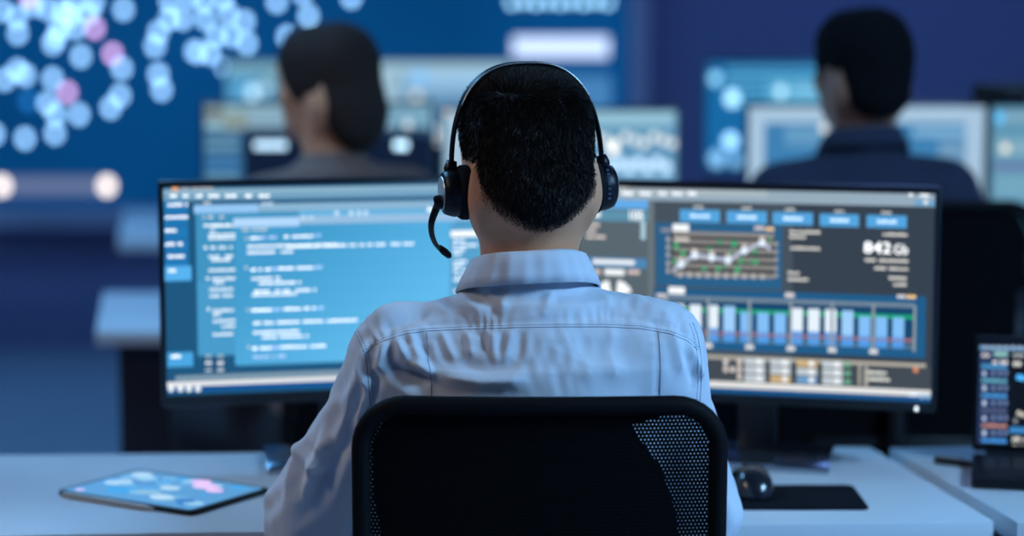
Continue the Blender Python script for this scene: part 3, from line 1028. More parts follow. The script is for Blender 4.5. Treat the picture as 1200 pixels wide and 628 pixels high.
# pen
pn = on_z(1096, 543, DZ2)
pe = on_z(1142, 549, DZ2)
t = thing('pen', 'dark pen lying on the right desk beside the laptop', 'pen', (pn[0], pn[1], DZ2), math.atan2(pe[1] - pn[1], pe[0] - pn[0]))
b = MB()
b.tube([(0.0, 0, 0.006), (0.004, 0, 0.006), (0.05, 0, 0.006)], [0.005, 0.006, 0.006], 12)
b.build('cap', M_BLACK, t, sharp=40)
b = MB()
b.tube([(0.05, 0, 0.0058), (0.12, 0, 0.0058), (0.134, 0, 0.0058)], [0.005, 0.005, 0.0015], 12)
b.build('barrel', M_BLACK, t, sharp=40)
b = MB()
b.box((0.025, 0, 0.0127), (0.04, 0.003, 0.0012))
b.build('clip', M_CHROME, t)


# ------------------------------------------------------------------ office chair
def make_chair(label, loc, rz=0.0, wide=1.0, scale=1.0, cell=0.0046, shade_right=0.0):
    """local frame: floor under the seat centre, sitter faces +y; the back stands at y = -0.18"""
    t = thing('office_chair', label, 'chair', loc, rz, scale, group='mesh back office chairs')
    HW, ZT, ZB, R = 0.2135 * wide, 0.977, 0.50, 0.055

    def yb(x, z):
        return -0.186 + 0.35 * x * x / (wide * wide) + 0.03 * (1 - ((z - 0.62) / 0.36) ** 2) * 0.6 - 0.012

    # outline of the frame (x, z)
    out = []
    for cx_, cz_, a0 in ((HW - R, ZB + R, -90), (HW - R, ZT - R, 0), (-HW + R, ZT - R, 90), (-HW + R, ZB + R, 180)):
        for i in range(9):
            a_ = math.radians(a0 + 90 * i / 8)
            out.append((cx_ + R * math.cos(a_), cz_ + R * math.sin(a_)))
    dense = []
    for i in range(len(out)):
        p_, q_ = out[i], out[(i + 1) % len(out)]
        n = max(1, int(math.hypot(q_[0] - p_[0], q_[1] - p_[1]) / 0.03))
        for k in range(n):
            dense.append((p_[0] + (q_[0] - p_[0]) * k / n, p_[1] + (q_[1] - p_[1]) * k / n))
    path = [(x, yb(x, z), z) for x, z in dense]
    b = MB()
    b.tube(path, 0.0115, 12, closed=True)
    b.build('back_frame', M_CHF, t, smooth=True)

    # open weave: square cells, each with a lozenge hole
    def inside(x, z):
        ax, az = abs(x), z
        dx = ax - (HW - R)
        dz = max(az - (ZT - R), (ZB + R) - az)
        if dx > 0 and dz > 0:
            return math.hypot(dx, dz) < R
        return ax < HW and ZB < az < ZT
    nx, nz = int(2 * HW / cell), int((ZT - ZB) / cell)
    b = MB()
    idx = {}

    def vert(x, z, key):
        if key not in idx:
            idx[key] = len(b.v)
            b.v.append((x, yb(x, z), z))
        return idx[key]
    hole = 0.235
    for j in range(nz):
        for i in range(nx):
            x0 = -HW + i * cell + (cell / 2 if j % 2 else 0)
            z0 = ZB + j * cell
            if not inside(x0 + cell / 2, z0 + cell / 2):
                continue
            c4 = [vert(x0 + cell * u, z0 + cell * v, (2 * i + (j % 2) + 2 * u, j + v)) for u, v in ((0, 0), (1, 0), (1, 1), (0, 1))]
            hx, hz = cell * hole, cell * hole
            mx_, mz_ = x0 + cell / 2, z0 + cell / 2
            h4 = [vert(mx_ + u * hx * 0.75, mz_ + v * hz * 0.75, ('h', i, j, u, v)) for u, v in ((-1, -1), (1, -1), (1, 1), (-1, 1))]
            for k in range(4):
                b.f.append((c4[k], c4[(k + 1) % 4], h4[(k + 1) % 4], h4[k]))
    b.c = [None] * len(b.f)
    me = b.mesh('mesh_panel')
    o = link('mesh_panel', me, M_MESHF, t)
    sm = o.modifiers.new('thickness', 'SOLIDIFY')
    sm.thickness = 0.0012
    o['kind'] = 'stuff'
    # dark sheet behind the weave stands in for shade on the sitter's back
    b = MB()
    rows = 24
    L_, R_ = [], []
    for i in range(rows + 1):
        z = 0.54 + (0.970 - 0.54) * i / rows
        L_.append(float(np.interp(z, [0.54, 0.82, 0.86, 0.93, 0.955, 0.972], [-0.188, -0.190, -0.199, -0.200, -0.185, -0.160])) * wide)
        R_.append(float(np.interp(z, [0.54, 0.78, 0.85, 0.90, 0.945, 0.955, 0.958, 0.972], [0.172, 0.172, 0.162, 0.144, 0.110, 0.110, 0.180, 0.170])) * wide)
        R_[-1] = max(R_[-1], min(shade_right, -L_[-1]))
    nc = 14
    for side_ in (0.005, 0.014):
        for i in range(rows + 1):
            z = 0.54 + (0.970 - 0.54) * i / rows
            for k in range(nc + 1):
                x = L_[i] + (R_[i] - L_[i]) * k / nc
                b.v.append((x, yb(x, z) + side_, z))
    st_ = (rows + 1) * (nc + 1)
    for i in range(rows):
        for k in range(nc):
            q = i * (nc + 1) + k
            b.f.append((q, q + 1, q + nc + 2, q + nc + 1))
            b.f.append((st_ + q + nc + 1, st_ + q + nc + 2, st_ + q + 1, st_ + q))
    rim = [k for k in range(nc + 1)] + [i * (nc + 1) + nc for i in range(1, rows + 1)] + [rows * (nc + 1) + k for k in range(nc - 1, -1, -1)] + [i * (nc + 1) for i in range(rows - 1, 0, -1)]
    for i in range(len(rim)):
        p_, q_ = rim[i], rim[(i + 1) % len(rim)]
        b.f.append((q_, p_, st_ + p_, st_ + q_))
    b.c = [None] * len(b.f)
    b.build('shade_sheet', M_FABRIC, t, smooth=True)
    # seat, spine, column, star base, castors
    b = MB()
    b.box((0, 0.05, 0.445), (0.47 * wide, 0.46, 0.075), 0.03, 4)
    b.build('seat', M_FABRIC, t, smooth=True)
    b = MB()
    b.tube([(0, 0.0, 0.38), (0, -0.16, 0.385), (0, -0.215, 0.42), (0, -0.218, 0.50), (0, -0.205, 0.62)], [0.02, 0.022, 0.022, 0.02, 0.014], 12)
    b.box((0, -0.185, 0.53), (0.3, 0.015, 0.045), 0.006)
    b.build('spine', M_BLACK, t, sharp=50)
    b = MB()
    b.box((0, 0.03, 0.39), (0.2, 0.22, 0.04), 0.01)
    b.build('mechanism', M_BLACK, t)
    b = MB()
    b.lathe([(0.03, 0.08), (0.03, 0.22), (0.018, 0.22), (0.018, 0.38)], 18)
    b.build('gas_lift', M_DARKM, t, sharp=40)
    for k in range(5):
        a_ = 2 * math.pi * k / 5 + 0.3
        dx, dy = math.cos(a_), math.sin(a_)
        b = MB()
        b.tube([(0, 0, 0.105), (dx * 0.15, dy * 0.15, 0.10), (dx * 0.30, dy * 0.30, 0.075)], [0.03, 0.024, 0.016], 10, flat=((0, 0, 1), 0.7))
        leg = b.build('leg', M_BLACK, t, smooth=True)
        b = MB()
        for s_ in (-1, 1):
            m_ = Matrix.Translation((dx * 0.30 - dy * 0.014 * s_, dy * 0.30 + dx * 0.014 * s_, 0.028)) @ Matrix.Rotation(a_, 4, 'Z') @ Matrix.Rotation(math.pi / 2, 4, 'X')
            b.lathe([(0.02, -0.009), (0.028, -0.006), (0.028, 0.006), (0.02, 0.009)], 16, m_)
        b.build('castor', M_BLACK, leg, sharp=40)
    return t


# ------------------------------------------------------------------ implicit surfaces for people
class Field:
    def __init__(s, xs, ys, zs):
        s.ax = [np.array(a_, np.float32) for a_ in (xs, ys, zs)]
        s.F = np.full([len(a_) for a_ in s.ax], 0.5, np.float32)

    def _sl(s, lo, hi):
        sl_ = []
        for a_, l, h in zip(s.ax, lo, hi):
            i0, i1 = np.searchsorted(a_, l), np.searchsorted(a_, h)
            sl_.append(slice(max(0, i0 - 1), min(len(a_), i1 + 1)))
        return tuple(sl_)

    def add(s, fn, lo, hi, k=0.02, mode='u'):
        m = k + 0.03
        sl_ = s._sl([v - m for v in lo], [v + m for v in hi])
        X = s.ax[0][sl_[0]][:, None, None]
        Y = s.ax[1][sl_[1]][None, :, None]
        Z = s.ax[2][sl_[2]][None, None, :]
        if X.size * Y.size * Z.size == 0:
            return
        d_ = fn(X, Y, Z)
        a_ = s.F[sl_]
        if mode == 'u':
            h = np.clip(0.5 + 0.5 * (a_ - d_) / k, 0, 1)
            s.F[sl_] = a_ * (1 - h) + d_ * h - k * h * (1 - h)
        else:                                       # smooth subtraction of d_
            h = np.clip(0.5 - 0.5 * (a_ + d_) / k, 0, 1)
            s.F[sl_] = a_ * (1 - h) + (-d_) * h + k * h * (1 - h)

    def cone(s, a_, b_, ra, rb, k=0.02, xf=None):
        a_, b_ = np.array(a_, float), np.array(b_, float)
        ab = b_ - a_
        L = max(ab @ ab, 1e-9)
        r = max(ra, rb)

        def fn(X, Y, Z):
            if xf:
                X, Y, Z = xf(X, Y, Z)
            px, py, pz = X - a_[0], Y - a_[1], Z - a_[2]
            h = np.clip((px * ab[0] + py * ab[1] + pz * ab[2]) / L, 0, 1)
            return np.sqrt((px - h * ab[0]) ** 2 + (py - h * ab[1]) ** 2 + (pz - h * ab[2]) ** 2) - (ra + (rb - ra) * h)
        mg = 0.05 if xf else 0
        s.add(fn, np.minimum(a_, b_) - r - mg, np.maximum(a_, b_) + r + mg, k)

    def ell(s, c, r, k=0.02, xf=None, p=2.0, mode='u'):
        c, r = np.array(c, float), np.array(r, float)

        def fn(X, Y, Z):
            if xf:
                X, Y, Z = xf(X, Y, Z)
            q = (np.abs((X - c[0]) / r[0]) ** p + np.abs((Y - c[1]) / r[1]) ** p + np.abs((Z - c[2]) / r[2]) ** p) ** (1 / p)
            return (q - 1) * float(r.min())
        mg = 0.05 if xf else 0
        s.add(fn, c - r - mg, c + r + mg, k, mode)

    def stack(s, lev, grow=0.0, k=0.03, zmin=None, p=2.3):
        """lev rows: z, half width, half depth, centre y"""
        lev = np.array(lev, float)

        def fn(X, Y, Z):
            z = np.broadcast_to(Z, (1, 1, Z.shape[2]))
            a_ = np.interp(z, lev[:, 0], lev[:, 1]) + grow
            b2 = np.interp(z, lev[:, 0], lev[:, 2]) + grow
            cy = np.interp(z, lev[:, 0], lev[:, 3])
            q = (np.abs(X / a_) ** p + np.abs((Y - cy) / b2) ** p) ** (1 / p)
            d_ = (q - 1) * np.minimum(a_, b2)
            lo_ = (zmin if zmin is not None else lev[0, 0] - grow) - Z
            return np.maximum(np.maximum(d_, lo_), Z - lev[-1, 0] - grow)
        w = lev[:, 1].max() + grow
        s.add(fn, (-w, (lev[:, 3] - lev[:, 2]).min() - grow, lev[0, 0] - grow), (w, (lev[:, 3] + lev[:, 2]).max() + grow, lev[-1, 0] + grow), k)

    def nets(s):
        F = s.F
        S = F < 0
        shp = tuple(n - 1 for n in F.shape)
        cnt = np.zeros(shp, np.int8)
        offs = [(i, j, k) for i in (0, 1) for j in (0, 1) for k in (0, 1)]
        for i, j, k in offs:
            cnt += S[i:i + shp[0], j:j + shp[1], k:k + shp[2]]
        act = (cnt > 0) & (cnt < 8)
        idx = np.argwhere(act)
        ids = np.full(shp, -1, np.int32)
        ids[act] = np.arange(len(idx))
        V = {o_: F[idx[:, 0] + o_[0], idx[:, 1] + o_[1], idx[:, 2] + o_[2]] for o_ in offs}
        P = np.zeros((len(idx), 3))
        C = np.zeros(len(idx))
        for o_ in offs:
            for ax in range(3):
                if o_[ax]:
                    continue
                q_ = list(o_)
                q_[ax] = 1
                fa, fb_ = V[o_], V[tuple(q_)]
                m = (fa < 0) != (fb_ < 0)
                t_ = fa[m] / (fa[m] - fb_[m])
                base_ = np.tile(np.array(o_, float), (m.sum(), 1))
                base_[:, ax] += t_
                P[m] += base_
                C[m] += 1
        P = idx + P / C[:, None]
        vs_ = np.stack([np.interp(P[:, a_], np.arange(len(s.ax[a_])), s.ax[a_]) for a_ in range(3)], 1)
        quads = []
        for ax in range(3):
            u, w = (ax + 1) % 3, (ax + 2) % 3
            A = [slice(None)] * 3
            B = [slice(None)] * 3
            A[ax], B[ax] = slice(0, -1), slice(1, None)
            ch = np.argwhere(S[tuple(A)] != S[tuple(B)])
            ok = (ch[:, u] > 0) & (ch[:, w] > 0) & (ch[:, u] < F.shape[u] - 1) & (ch[:, w] < F.shape[w] - 1)
            ch = ch[ok]
            ins = S[ch[:, 0], ch[:, 1], ch[:, 2]]
            q4 = []
            for du, dw in ((-1, -1), (0, -1), (0, 0), (-1, 0)):
                c = ch.copy()
                c[:, u] += du
                c[:, w] += dw
                q4.append(ids[c[:, 0], c[:, 1], c[:, 2]])
            Q = np.stack(q4, 1)
            Q[~ins] = Q[~ins][:, ::-1]
            quads.append(Q)
        return vs_, np.concatenate(quads)


def np_mesh(name, v, f, col=None, smooth=True):
    me = bpy.data.meshes.new(name)
    me.vertices.add(len(v))
    me.vertices.foreach_set('co', np.asarray(v, np.float32).ravel())
    f = np.asarray(f, np.int32)
    n = f.shape[1]
    me.loops.add(f.size)
    me.loops.foreach_set('vertex_index', f.ravel())
    me.polygons.add(len(f))
    me.polygons.foreach_set('loop_start', np.arange(len(f), dtype=np.int32) * n)
    me.polygons.foreach_set('loop_total', np.full(len(f), n, np.int32))
    me.update(calc_edges=True)
    me.validate()
    if col is not None:
        at_ = me.color_attributes.new('Col', 'FLOAT_COLOR', 'POINT')
        c4 = np.ones((len(v), 4), np.float32)
        c4[:, :3] = col
        at_.data.foreach_set('color', c4.ravel())
    if smooth:
        me.shade_smooth()
    return me


def vnormals(v, f):
    n = np.zeros_like(v)
    fn = np.cross(v[f[:, 2]] - v[f[:, 0]], v[f[:, 3]] - v[f[:, 1]])
    for k in range(4):
        np.add.at(n, f[:, k], fn)
    return n / np.maximum(np.linalg.norm(n, axis=1, keepdims=True), 1e-12)


def axis(segs):
    """segments (start, end, step) -> increasing coordinates"""
    o = []
    for a_, b_, st in segs:
        o += list(np.arange(a_, b_ - st * 0.5, st))
    o.append(segs[-1][1])
    return o


TORSO = [(0.47, 0.160, 0.105, -0.035), (0.52, 0.172, 0.118, -0.045), (0.60, 0.163, 0.108, -0.045), (0.72, 0.150, 0.102, -0.035), (0.84, 0.158, 0.105, -0.015), (0.94, 0.172, 0.110, 0.0),
         (1.00, 0.168, 0.104, 0.003), (1.04, 0.13, 0.082, 0.006), (1.065, 0.085, 0.06, 0.01)]


def head_xf(yaw, tilt, piv):
    """world -> upright head frame"""
    cy, sy = math.cos(-yaw), math.sin(-yaw)
    ct, st = math.cos(-tilt), math.sin(-tilt)

    def f(X, Y, Z):
        x, y, z = X - piv[0], Y - piv[1], Z - piv[2]
        x, z = x * ct - z * st, x * st + z * ct            # roll about y
        x, y = x * cy - y * sy, x * sy + y * cy            # yaw about z
        return x + piv[0], y + piv[1], z + piv[2]
    return f


def head_inv(yaw, tilt, piv):
    def f(p):
        x, y, z = p[0] - piv[0], p[1] - piv[1], p[2] - piv[2]
        x, y = x * math.cos(yaw) - y * math.sin(yaw), x * math.sin(yaw) + y * math.cos(yaw)
        x, z = x * math.cos(tilt) - z * math.sin(tilt), x * math.sin(tilt) + z * math.cos(tilt)
        return (x + piv[0], y + piv[1], z + piv[2])
    return f


HC = (0.0, 0.028, 1.280)                 # centre of the skull
PIV = (0.0, 0.02, 1.17)


def add_head(F, xf):
    F.ell(HC, (0.0785, 0.098, 0.084), 0.01, xf, 2.5)
    F.ell((0, 0.055, 1.215), (0.064, 0.068, 0.075), 0.03, xf)          # face
    F.ell((0, 0.082, 1.172), (0.045, 0.045, 0.036), 0.03, xf)          # jaw
    F.ell((0, 0.112, 1.155), (0.019, 0.016, 0.016), 0.02, xf)          # chin
    F.ell((0, 0.110, 1.283), (0.045, 0.018, 0.012), 0.015, xf)         # brow
    F.ell((0, -0.012, 1.215), (0.064, 0.062, 0.055), 0.03, xf)         # back of the skull into the nape
    for s_ in (-1, 1):
        F.ell((s_ * 0.031, 0.128, 1.258), (0.017, 0.016, 0.011), 0.008, xf, mode='s')
        F.ell((s_ * 0.031, 0.108, 1.257), (0.0125, 0.0125, 0.0125), 0.004, xf)
        F.ell((s_ * 0.047, 0.092, 1.222), (0.018, 0.018, 0.016), 0.02, xf)                   # cheek
        F.ell((s_ * 0.072, 0.002, 1.226), (0.0065, 0.022, 0.031), 0.006, xf)                 # ear
        F.ell((s_ * 0.0775, -0.020, 1.230), (0.0065, 0.006, 0.024), 0.006, xf)                 # ear rim
        F.ell((s_ * 0.071, -0.004, 1.196), (0.006, 0.010, 0.011), 0.006, xf)                  # lobe
        F.cone((s_ * 0.060, -0.01, 1.205), (s_ * 0.018, 0.045, 1.075), 0.017, 0.014, 0.03, xf)   # neck muscle
        F.ell((s_ * 0.010, 0.132, 1.219), (0.009, 0.009, 0.008), 0.006, xf)                  # nostril
    F.cone((0, 0.118, 1.262), (0, 0.141, 1.224), 0.008, 0.0105, 0.012, xf)                   # nose
    F.ell((0, 0.122, 1.193), (0.023, 0.009, 0.0055), 0.005, xf)
    F.ell((0, 0.121, 1.184), (0.020, 0.009, 0.0060), 0.005, xf)


def add_hand(F, w, yaw, side, z):
    """palm down hand on a table; w = wrist, side +1 right hand / -1 left hand"""
    cy, sy = math.cos(yaw), math.sin(yaw)

    def T(u, v, h):                       # u to the thumbless side, v forward, h up from the table
        u *= side
        return (w[0] + u * cy - v * sy, w[1] + u * sy + v * cy, z + h)
    kn = [(-0.030, 0.088), (-0.010, 0.094), (0.011, 0.090), (0.030, 0.080)]
    ln = [0.070, 0.078, 0.073, 0.058]
    for (u, v), L in zip(kn, ln):
        F.cone(T(u * 0.6, 0.0, 0.024), T(u, v, 0.026), 0.014, 0.0105, 0.012)
        f_ = 1.0 + (u * 2)
        F.cone(T(u, v, 0.026), T(u * 1.12, v + L * 0.48, 0.028), 0.0092, 0.0085, 0.004)
        F.cone(T(u * 1.12, v + L * 0.48, 0.028), T(u * 1.18, v + L * 0.78, 0.019), 0.0085, 0.0078, 0.003)
        F.cone(T(u * 1.18, v + L * 0.78, 0.019), T(u * 1.2, v + L, 0.0095), 0.0078, 0.0070, 0.003)
    F.cone(T(-0.02, 0.018, 0.021), T(-0.046, 0.048, 0.018), 0.0135, 0.011, 0.012)
    F.cone(T(-0.046, 0.048, 0.018), T(-0.056, 0.076, 0.014), 0.0105, 0.0095, 0.004)
    F.cone(T(-0.056, 0.076, 0.014), T(-0.055, 0.100, 0.010), 0.0092, 0.0078, 0.004)


def hairline(y):
    return np.interp(y, [-0.10, -0.06, -0.035, -0.022, -0.006, 0.012, 0.03, 0.045, 0.07, 0.10, 0.13], [1.162, 1.165, 1.172, 1.190, 1.240, 1.258, 1.235, 1.262, 1.29, 1.318, 1.325])


SKIN = (0.80, 0.38, 0.21)
M_SKIN = mat_attr('skin', 0.5, 0.4, 0.08)


def person(label, loc, rz, scale, pose, fine, shirt_mat, trouser_mat, hair_mode, shirt_hook=None, skin=SKIN):
    t = thing('person', label, 'person', loc, rz, scale)
    xf = head_xf(pose.get('yaw', 0), pose.get('tilt', 0), PIV)
    eL, eR, wL, wR = pose['eL'], pose['eR'], pose['wL'], pose['wR']
    hz = pose.get('hand_z', 0.74)
    g = 1.0 if fine else 2.0
    zb = [(0.0, 0.70, 0.013), (0.70, 0.82, 0.0045 * g), (0.82, 1.07, 0.010), (1.07, 1.39, 0.0036 * g)]
    F = Field(axis([(-0.42, -0.19, 0.009), (-0.19, 0.19, 0.0042 * g), (0.19, 0.42, 0.009)]),
              axis([(-0.20, -0.09, 0.008), (-0.09, 0.17, 0.0042 * g), (0.17, 0.30, 0.009), (0.30, 0.56, 0.005 * g), (0.56, 0.66, 0.012)]), axis(zb))
    F.stack(TORSO, -0.014)
    F.cone((0, 0.012, 1.03), (0, 0.032, 1.17), 0.062, 0.056, 0.03)
    add_head(F, xf)
    for s_, e, w in ((-1, eL, wL), (1, eR, wR)):
        sh = (s_ * 0.155, 0.003, 0.998)
        F.cone((s_ * 0.04, 0.005, 1.025), sh, 0.042, 0.040, 0.03)
        F.cone(sh, e, 0.042, 0.036, 0.02)
        F.cone(e, w, 0.038, 0.026, 0.015)
        d_ = math.atan2(w[1] - e[1], w[0] - e[0]) - math.pi / 2
        add_hand(F, w, d_ * 0.6, s_, hz)
        hip, kn, an = (s_ * 0.09, -0.03, 0.535), (s_ * 0.125, 0.40, 0.52), (s_ * 0.13, 0.37, 0.10)
        F.cone(hip, kn, 0.078, 0.055, 0.03)
        F.cone(kn, an, 0.054, 0.036, 0.02)
        F.cone((s_ * 0.13, 0.35, 0.045), (s_ * 0.145, 0.53, 0.035), 0.036, 0.028, 0.03)
    v, f = F.nets()
    hx, hy, hz_ = xf(v[:, 0], v[:, 1], v[:, 2])
    col = np.tile(np.array(skin), (len(v), 1))
    nape = np.clip((0.0 - hy) / 0.03, 0, 1)
    hl_ = hairline(hy) + nape * (0.012 * (hx / 0.04) ** 2 - 0.004)
    hl_ = np.minimum(hl_, np.where(hy < -0.02, 1.235, 9))
    mask = np.clip((hz_ - hl_) / (0.014 + 0.016 * np.clip(np.abs(hx) / 0.06, 0, 1)), 0, 1) * (hz_ > 1.14) * (np.abs(hx) < 0.0735 + 0.05 * (hz_ > 1.258))
    hcol = np.array((0.012, 0.010, 0.010))
    head = hz_ > 1.12
    for s_ in (-1, 1):
        de = np.sqrt((hx - s_ * 0.031) ** 2 + (hz_ - 1.257) ** 2)
        col[head & (hy > 0.105) & (de < 0.0105) & (np.abs(hz_ - 1.257) < 0.0045)] = (0.70, 0.66, 0.62)
        col[head & (hy > 0.105) & (de < 0.0050) & (np.abs(hz_ - 1.257) < 0.0045)] = (0.03, 0.02, 0.015)
        col[head & (hy > 0.09) & (np.abs(hz_ - 1.284 + 6 * (hx - s_ * 0.028) ** 2) < 0.0032) & (np.abs(hx - s_ * 0.032) < 0.018)] = (0.03, 0.02, 0.015)
    col[head & (hy > 0.115) & (((hz_ - 1.188) / 0.009) ** 2 + (hx / 0.023) ** 2 < 1)] = (0.55, 0.22, 0.16)
    mk = mask[:, None]
    col = col * (1 - mk) + hcol * mk
    body = link('body', np_mesh('body', v, f, col), M_SKIN, t)
    # shirt
    st = 0.0032 if fine else 0.0075
    F = Field(axis([(-0.40, 0.40, st)]), axis([(-0.19, 0.10, st), (0.10, 0.46, st * 1.8)]), axis([(0.55, 0.74, st * 2.2), (0.74, 1.13, st)]))
    F.stack(TORSO, 0.0, 0.03, 0.565)
    for s_, e, w in ((-1, eL, wL), (1, eR, wR)):
        sh = (s_ * 0.158, 0.003, 1.010 if s_ > 0 else 1.003)
        F.cone((s_ * 0.045, 0.006, 1.034), sh, 0.054, 0.055, 0.045)
        F.cone(sh, e, 0.058, 0.054, 0.05)
        F.cone(e, w, 0.053, 0.036, 0.02)
    F.cone((0, 0.010, 1.03), (0, 0.018, 1.075), 0.085, 0.066, 0.04)
    sv, sf = F.nets()
    if shirt_hook:
        sv = shirt_hook(sv, sf)
    shirt = link('shirt', np_mesh('shirt', sv, sf), shirt_mat, t)
    # trousers and shoes
    F = Field(axis([(-0.30, 0.30, 0.012)]), axis([(-0.20, 0.50, 0.012)]), axis([(0.06, 0.68, 0.012)]))
    F.stack([r for r in TORSO if r[0] < 0.65], 0.004, 0.03)
    for s_ in (-1, 1):
        F.cone((s_ * 0.09, -0.03, 0.535), (s_ * 0.125, 0.40, 0.52), 0.09, 0.068, 0.03)
        F.cone((s_ * 0.125, 0.40, 0.52), (s_ * 0.13, 0.37, 0.12), 0.067, 0.055, 0.02)
    tv, tf = F.nets()
    link('trousers', np_mesh('trousers', tv, tf), trouser_mat, t)
    for s_ in (-1, 1):
        F = Field(axis([(-0.25, 0.25, 0.007)]), axis([(0.28, 0.62, 0.007)]), axis([(-0.02, 0.16, 0.007)]))
        F.cone((s_ * 0.13, 0.35, 0.046), (s_ * 0.145, 0.54, 0.034), 0.045, 0.033, 0.03)
        F.cone((s_ * 0.13, 0.365, 0.05), (s_ * 0.13, 0.365, 0.11), 0.043, 0.045, 0.02)
        hv, hf = F.nets()
        hv[:, 2] = np.maximum(hv[:, 2], 0.001)
        link('shoe', np_mesh('shoe', hv, hf), M_BLACK, t)
    return t, body, shirt, (v, f, mask, xf), (sv, sf)


M_SHIRT = mat('pale_blue_cotton', (0.70, 0.77, 0.87), 0.82, noise=0.03, nscale=40, bump=0.12, bscale=900, spec=0.2, sheen=0.15)
M_NAVYT = mat('dark_trousers', (0.012, 0.014, 0.022), 0.85)
M_NAVYS = mat('navy_shirt_cloth', (0.018, 0.026, 0.060), 0.9, noise=0.1, nscale=20)
M_TAUPE = mat('taupe_cardigan_cloth', (0.20, 0.13, 0.11), 0.9, noise=0.1, nscale=20)

MAN = np.array((0.021, 2.68, 0.0))


def loc_px(x, y, D=2.585):
    """photo pixel on the back of the man -> his own x, z"""
    p_ = at(x, y, D) - MAN
    return p_[0], p_[2]


FOLDS = [  # photo pixels of a ridge, height mm, width mm
    ((408, 392), (382, 450), (352, 520), 3.5, 8), ((424, 432), (404, 490), (380, 560), 4.0, 8), ((398, 420), (370, 480), (338, 570), -3.5, 8),
    ((356, 500), (335, 560), (318, 625), 3.0, 8), ((412, 470), (392, 540), (362, 620), -3.5, 9), ((372, 540), (352, 590), (340, 628), 3.0, 7), ((428, 445), (424, 480), (410, 520), 3.0, 5),
    ((425, 408), (418, 440), (428, 470), 2.5, 5), ((330, 560), (352, 580), (375, 575), 2.5, 7),
    ((461, 404), (474, 432), (506, 448), 3.4, 7), ((506, 448), (560, 452), (620, 450), 2.6, 10), ((476, 398), (482, 415), (494, 432), 2.4, 5), ((448, 408), (444, 425), (438, 446), 2.6, 6),
    ((488, 394), (493, 408), (497, 425), -2.2, 5), ((452, 436), (480, 452), (500, 460), -4.0, 11), ((466, 420), (482, 444), (505, 456), -2.5, 6),
    ((428, 388), (460, 372), (494, 356), 2.6, 8), ((440, 394), (470, 384), (500, 376), -2.4, 8), ((470, 362), (500, 366), (530, 380), 1.8, 7), ((520, 348), (545, 362), (565, 380), 2.0, 7),
    ((514, 394), (522, 412), (532, 430), 2.0, 5), ((544, 393), (549, 408), (552, 424), 2.0, 4.5), ((560, 393), (564, 405), (566, 418), -1.8, 4.5), ((576, 393), (578, 412), (582, 432), 2.0, 5),
    ((598, 392), (594, 412), (588, 432), 1.8, 5), ((612, 392), (610, 410), (606, 430), -1.6, 5), ((648, 350), (642, 364), (636, 380), 1.6, 6), ((686, 342), (704, 356), (722, 374), 1.8, 7),
    ((600, 345), (590, 360), (584, 378), 1.5, 6), ((560, 352), (574, 366), (588, 380), -1.5, 6), ((660, 395), (670, 420), (668, 445), 1.2, 9), ((720, 392), (716, 420), (722, 450), 1.2, 9),
    ((790, 392), (800, 420), (806, 450), 2.0, 7), ((812, 412), (824, 435), (834, 462), 2.4, 6), ((745, 362), (770, 372), (795, 384), 1.5, 7), ((806, 378), (812, 395), (814, 410), 1.8, 5),
    ((640, 410), (690, 436), (740, 440), 1.3, 12), ((530, 430), (570, 440), (610, 434), -1.8, 8),
]
YOKE = [(428, 414), (440, 404), (456, 397), (476, 391), (500, 388), (540, 386), (600, 384), (660, 383), (710, 383), (750, 385), (785, 391), (805, 399), (818, 410)]
PLEAT_L = [(500, 388), (501, 408), (502, 424), (505, 440), (506, 470)]
PLEAT_R = [(771, 388), (773, 408), (774, 430), (773, 470)]
ARM_L = [(413, 380), (417, 392), (424, 406), (429, 420), (431, 440), (433, 462), (436, 490)]
ARM_R = [(812, 378), (817, 392), (820, 408), (822, 424), (822, 444), (820, 470)]


def seg_d(px, pz, A, B):
    ab = np.array(B) - np.array(A)
    L = ab @ ab
    h = np.clip(((px - A[0]) * ab[0] + (pz - A[1]) * ab[1]) / L, 0, 1)
    return np.hypot(px - A[0] - h * ab[0], pz - A[1] - h * ab[1]), h


def line_d(px, pz, pts):
    best, arc = np.full(len(px), 9.0), np.zeros(len(px))
    s0_ = 0.0
    for A, B in zip(pts, pts[1:]):
        d_, h = seg_d(px, pz, A, B)
        L = math.hypot(B[0] - A[0], B[1] - A[1])
        m = d_ < best
        best[m] = d_[m]
        arc[m] = s0_ + h[m] * L
        s0_ += L
    return best, arc


def noise3(p_, seed, n=14, f0=10, f1=60):
    r_ = np.random.RandomState(seed)
    o = np.zeros(len(p_))
    for i in range(n):
        k = r_.normal(size=3)
        k /= np.linalg.norm(k)
        fr = f0 * (f1 / f0) ** (i / (n - 1))
        o += np.sin(p_ @ k * fr * 2 + r_.uniform(0, 6.28)) / (1 + i * 0.35)
    return o


